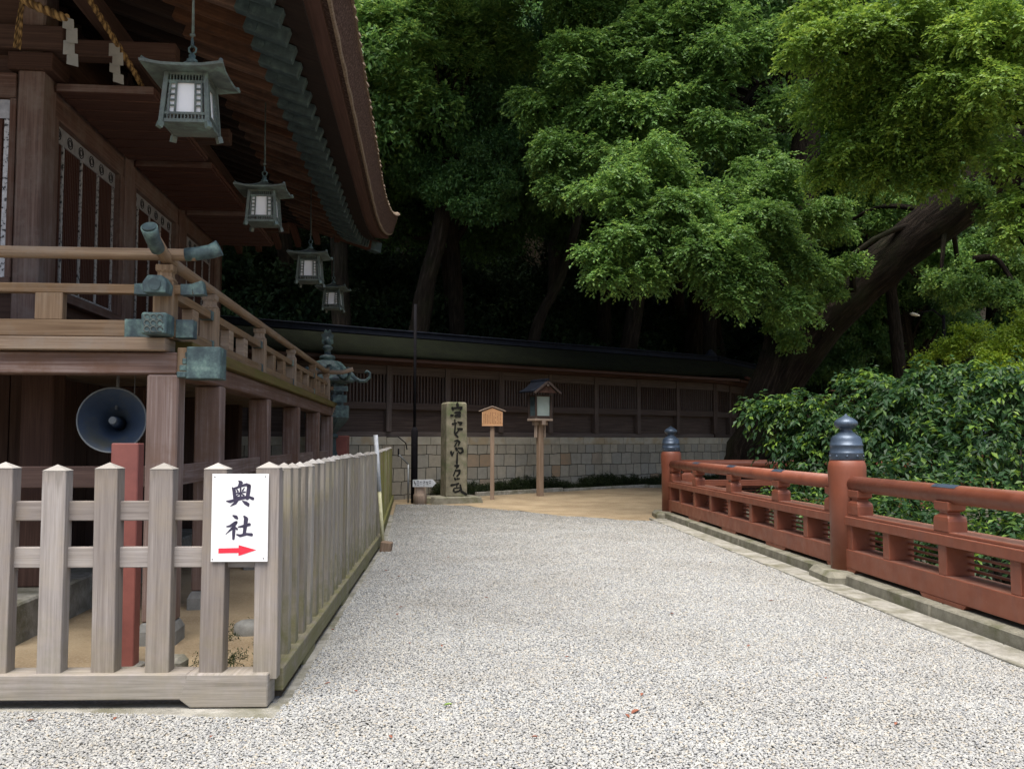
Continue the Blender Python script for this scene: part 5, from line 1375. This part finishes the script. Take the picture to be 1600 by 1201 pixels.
for i,(x,y,r,Y) in enumerate(S3): e = P(x,y,Y); limb(tw, [Vector((10.5,17.5,-2.2)), Vector((10.3,17.3,1.2)), e], [.09,.06,.012], 6, .04, i)
tw.build('trunk', M['bark2'], mp)
# undergrowth on the bank and weeds at the wall foot (uncountable)
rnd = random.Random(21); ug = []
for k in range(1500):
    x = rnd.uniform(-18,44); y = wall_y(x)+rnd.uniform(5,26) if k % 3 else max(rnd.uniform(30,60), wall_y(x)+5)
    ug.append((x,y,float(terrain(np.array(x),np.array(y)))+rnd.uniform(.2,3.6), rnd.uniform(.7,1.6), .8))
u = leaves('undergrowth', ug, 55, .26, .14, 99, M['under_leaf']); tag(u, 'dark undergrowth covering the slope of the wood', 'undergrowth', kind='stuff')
rv = []
for k in range(160):
    y = rnd.uniform(4,17.8); x = rail_x(y)+rnd.uniform(.9,7); rv.append((x,y,float(terrain(np.array(x),np.array(y)))+.3, rnd.uniform(.35,.7), .8))
for k in range(120):
    x = rnd.uniform(7.5,22); y = rnd.uniform(19.8,26); rv.append((x,y,.3, rnd.uniform(.3,.9), .8))
u = leaves('ravine_plants', rv, 170, .10, .06, 98, M['shrub_leaf']); tag(u, 'low leafy plants covering the ravine floor below the railing', 'ground cover', kind='stuff')
wd = []
for k in range(420):
    s_ = rnd.uniform(1.2, 11.9); q = Vector((-3.0,22.5,0))+WDn*s_-WN*rnd.uniform(.0,.3)
    wd.append((q.x,q.y,.16+rnd.random()*(.10+.18*abs(math.sin(s_*1.1))), rnd.uniform(.06,.16), 1.0))
u = leaves('wall_foot_weeds', wd, 1500, .045, .02, 97, M['moss']); tag(u, 'dark moss and weeds along the foot of the stone wall', 'weeds', kind='stuff')
gw = []
for k in range(40): gw.append((rnd.uniform(-2.2,-1.5), rnd.uniform(6.0,7.6), .01, rnd.uniform(.04,.09), .5))
u = leaves('yard_moss', gw, 1600, .03, .008, 96, M['moss']); tag(u, 'patchy moss and grass on the sand behind the fence corner', 'moss', kind='stuff')

# distant small things at the right
hb_ = empty('distant_roof', P(1330,612,33), R(20), 'gilt and red trimmed roof edge of a small far building, glimpsed above the shrub', 'building')
MB(1).beam((-2.2,0,-.15),(1.3,0,-.15),2.4,.12).build('roof', M['mossroof'], hb_)
MB(2).beam((-1.9,-1.2,-.05),(1.0,-1.2,-.10),.1,.06).build('eave_board', M['lampwood'], hb_)
MB(2).beam((1.0,-1.2,-.10),(2.1,-1.2,.30),.1,.05).build('eave_board', M['lampwood'], hb_)
MB(3).beam((-1.3,-1.25,-.02),(-.8,-1.25,.3),.06,.07).build('red_trim', M['red'], hb_)
g_ = MB(4)
for k in range(5): g_.lathe([(0,.0),(.05,.04),(.05,.16),(0,.2)], 6, -.2+.12*k, -1.3)
g_.build('gilt_fitting', M['gold'], hb_)
MB(5).box(-2,1.2,-.9,.9,-4.5,-.2).build('wall', M['plank_wood'], hb_)
lampo = empty('street_lamp', (P(1474,492,27).x, 27, 0), 0, 'thin dark lamp post with a pale oval head, far off beneath the leaning limb', 'street lamp')
zt = P(1474,492,27).z
MB(1).tube([(0,0,-.1),(0,0,zt)], .05, 8).build('pole', M['blackpole'], lampo)
MB(2).tube([(0,0,zt-.1),(-.3,0,zt+.15),(-.75,0,zt+.05)], .025, 6).build('arm', M['blackpole'], lampo)
h = MB(3); h.tube([(-.70,0,zt-.02),(-.80,0,zt+.0),(-.92,0,zt+.03),(-1.0,0,zt+.04)], [.03,.09,.09,.02], 10, flat=.5); h.build('lamp_head', M['lampwhite'], lampo)

# fallen leaves on the gravel
def fallen(px, py, size, mat, label, grp, rot):
    Y = 1.5*1440/(py-688.6); p = P(px,py,Y); m = MB(int(px)); s_ = size
    pr = [(-1,0),(-.5,.38),(.1,.42),(.6,.25),(1,0),(.6,-.25),(.1,-.42),(-.5,-.38)]
    c_, n_ = math.cos(rot), math.sin(rot)
    top = [(p.x+(a*c_-b*n_)*s_, p.y+(a*n_+b*c_)*s_, .034+abs(b)*s_*.7+a*s_*.15) for a, b in pr]
    b0 = len(m.v); m.v += top + [(x,y,z-.0015) for x,y,z in top]
    n=8; m.face(list(range(n)),[(0,0)]*n); m.face(list(range(2*n-1,n-1,-1)),[(0,0)]*n)
    for k in range(n): j=(k+1)%n; m.face([k,n+k,n+j,j],[(0,0)]*4)
    tag(m.build('fallen_leaf', mat), label, 'leaf', grp)
fallen(993,1112,.034,M['leaf_red'],'largest orange-brown fallen leaf in the gravel foreground','fallen leaves on the gravel',.7)
fallen(700,1101,.026,M['leaf_green'],'single green fallen leaf on the foreground gravel','fallen leaves on the gravel',.1)
fallen(980,1118,.022,M['leaf_red'],'curled brown leaf beside the largest fallen leaf','fallen leaves on the gravel',2)
fallen(1003,1085,.02,M['leaf_red'],'thin brown leaf just behind the largest fallen leaf','fallen leaves on the gravel',1.2)
for i,(x,y) in enumerate([(626,950),(621,961),(623,902),(886,1027),(640,1006),(47,1125),(180,1122),(603,893),(520,985),(556,1080),(512,1068),(700,872),(760,935),(905,905),(1050,960),(1170,1010),(690,1010),(1110,880),(1290,1060),(835,1150),(1400,1130),(610,1150),(980,850),(330,1150),(1205,940)]):
    fallen(x,y,.018,M['leaf_red'],'tiny red-brown fallen leaf scattered on the pale gravel','fallen leaves on the gravel',i*1.3)

rnd = random.Random(77)
for (px, py) in [(720,980),(1090,1105),(560,1130),(1230,1120),(860,900),(470,1140)]:
    Y = 1.5*1440/(py-688.6); p = P(px,py,Y); a = rnd.uniform(0,3.1); m = MB(px); L = rnd.uniform(.03,.06)
    m.tube([(p.x,p.y,.040),(p.x+math.cos(a)*L,p.y+math.sin(a)*L,.044),(p.x+math.cos(a+.4)*L*1.8,p.y+math.sin(a+.4)*L*1.8,.040)], [.0022,.002,.001], 5)
    tag(m.build('twig', M['bark']), 'small dark broken twig lying on the gravel', 'twig', 'twigs on the gravel')
cleanup()
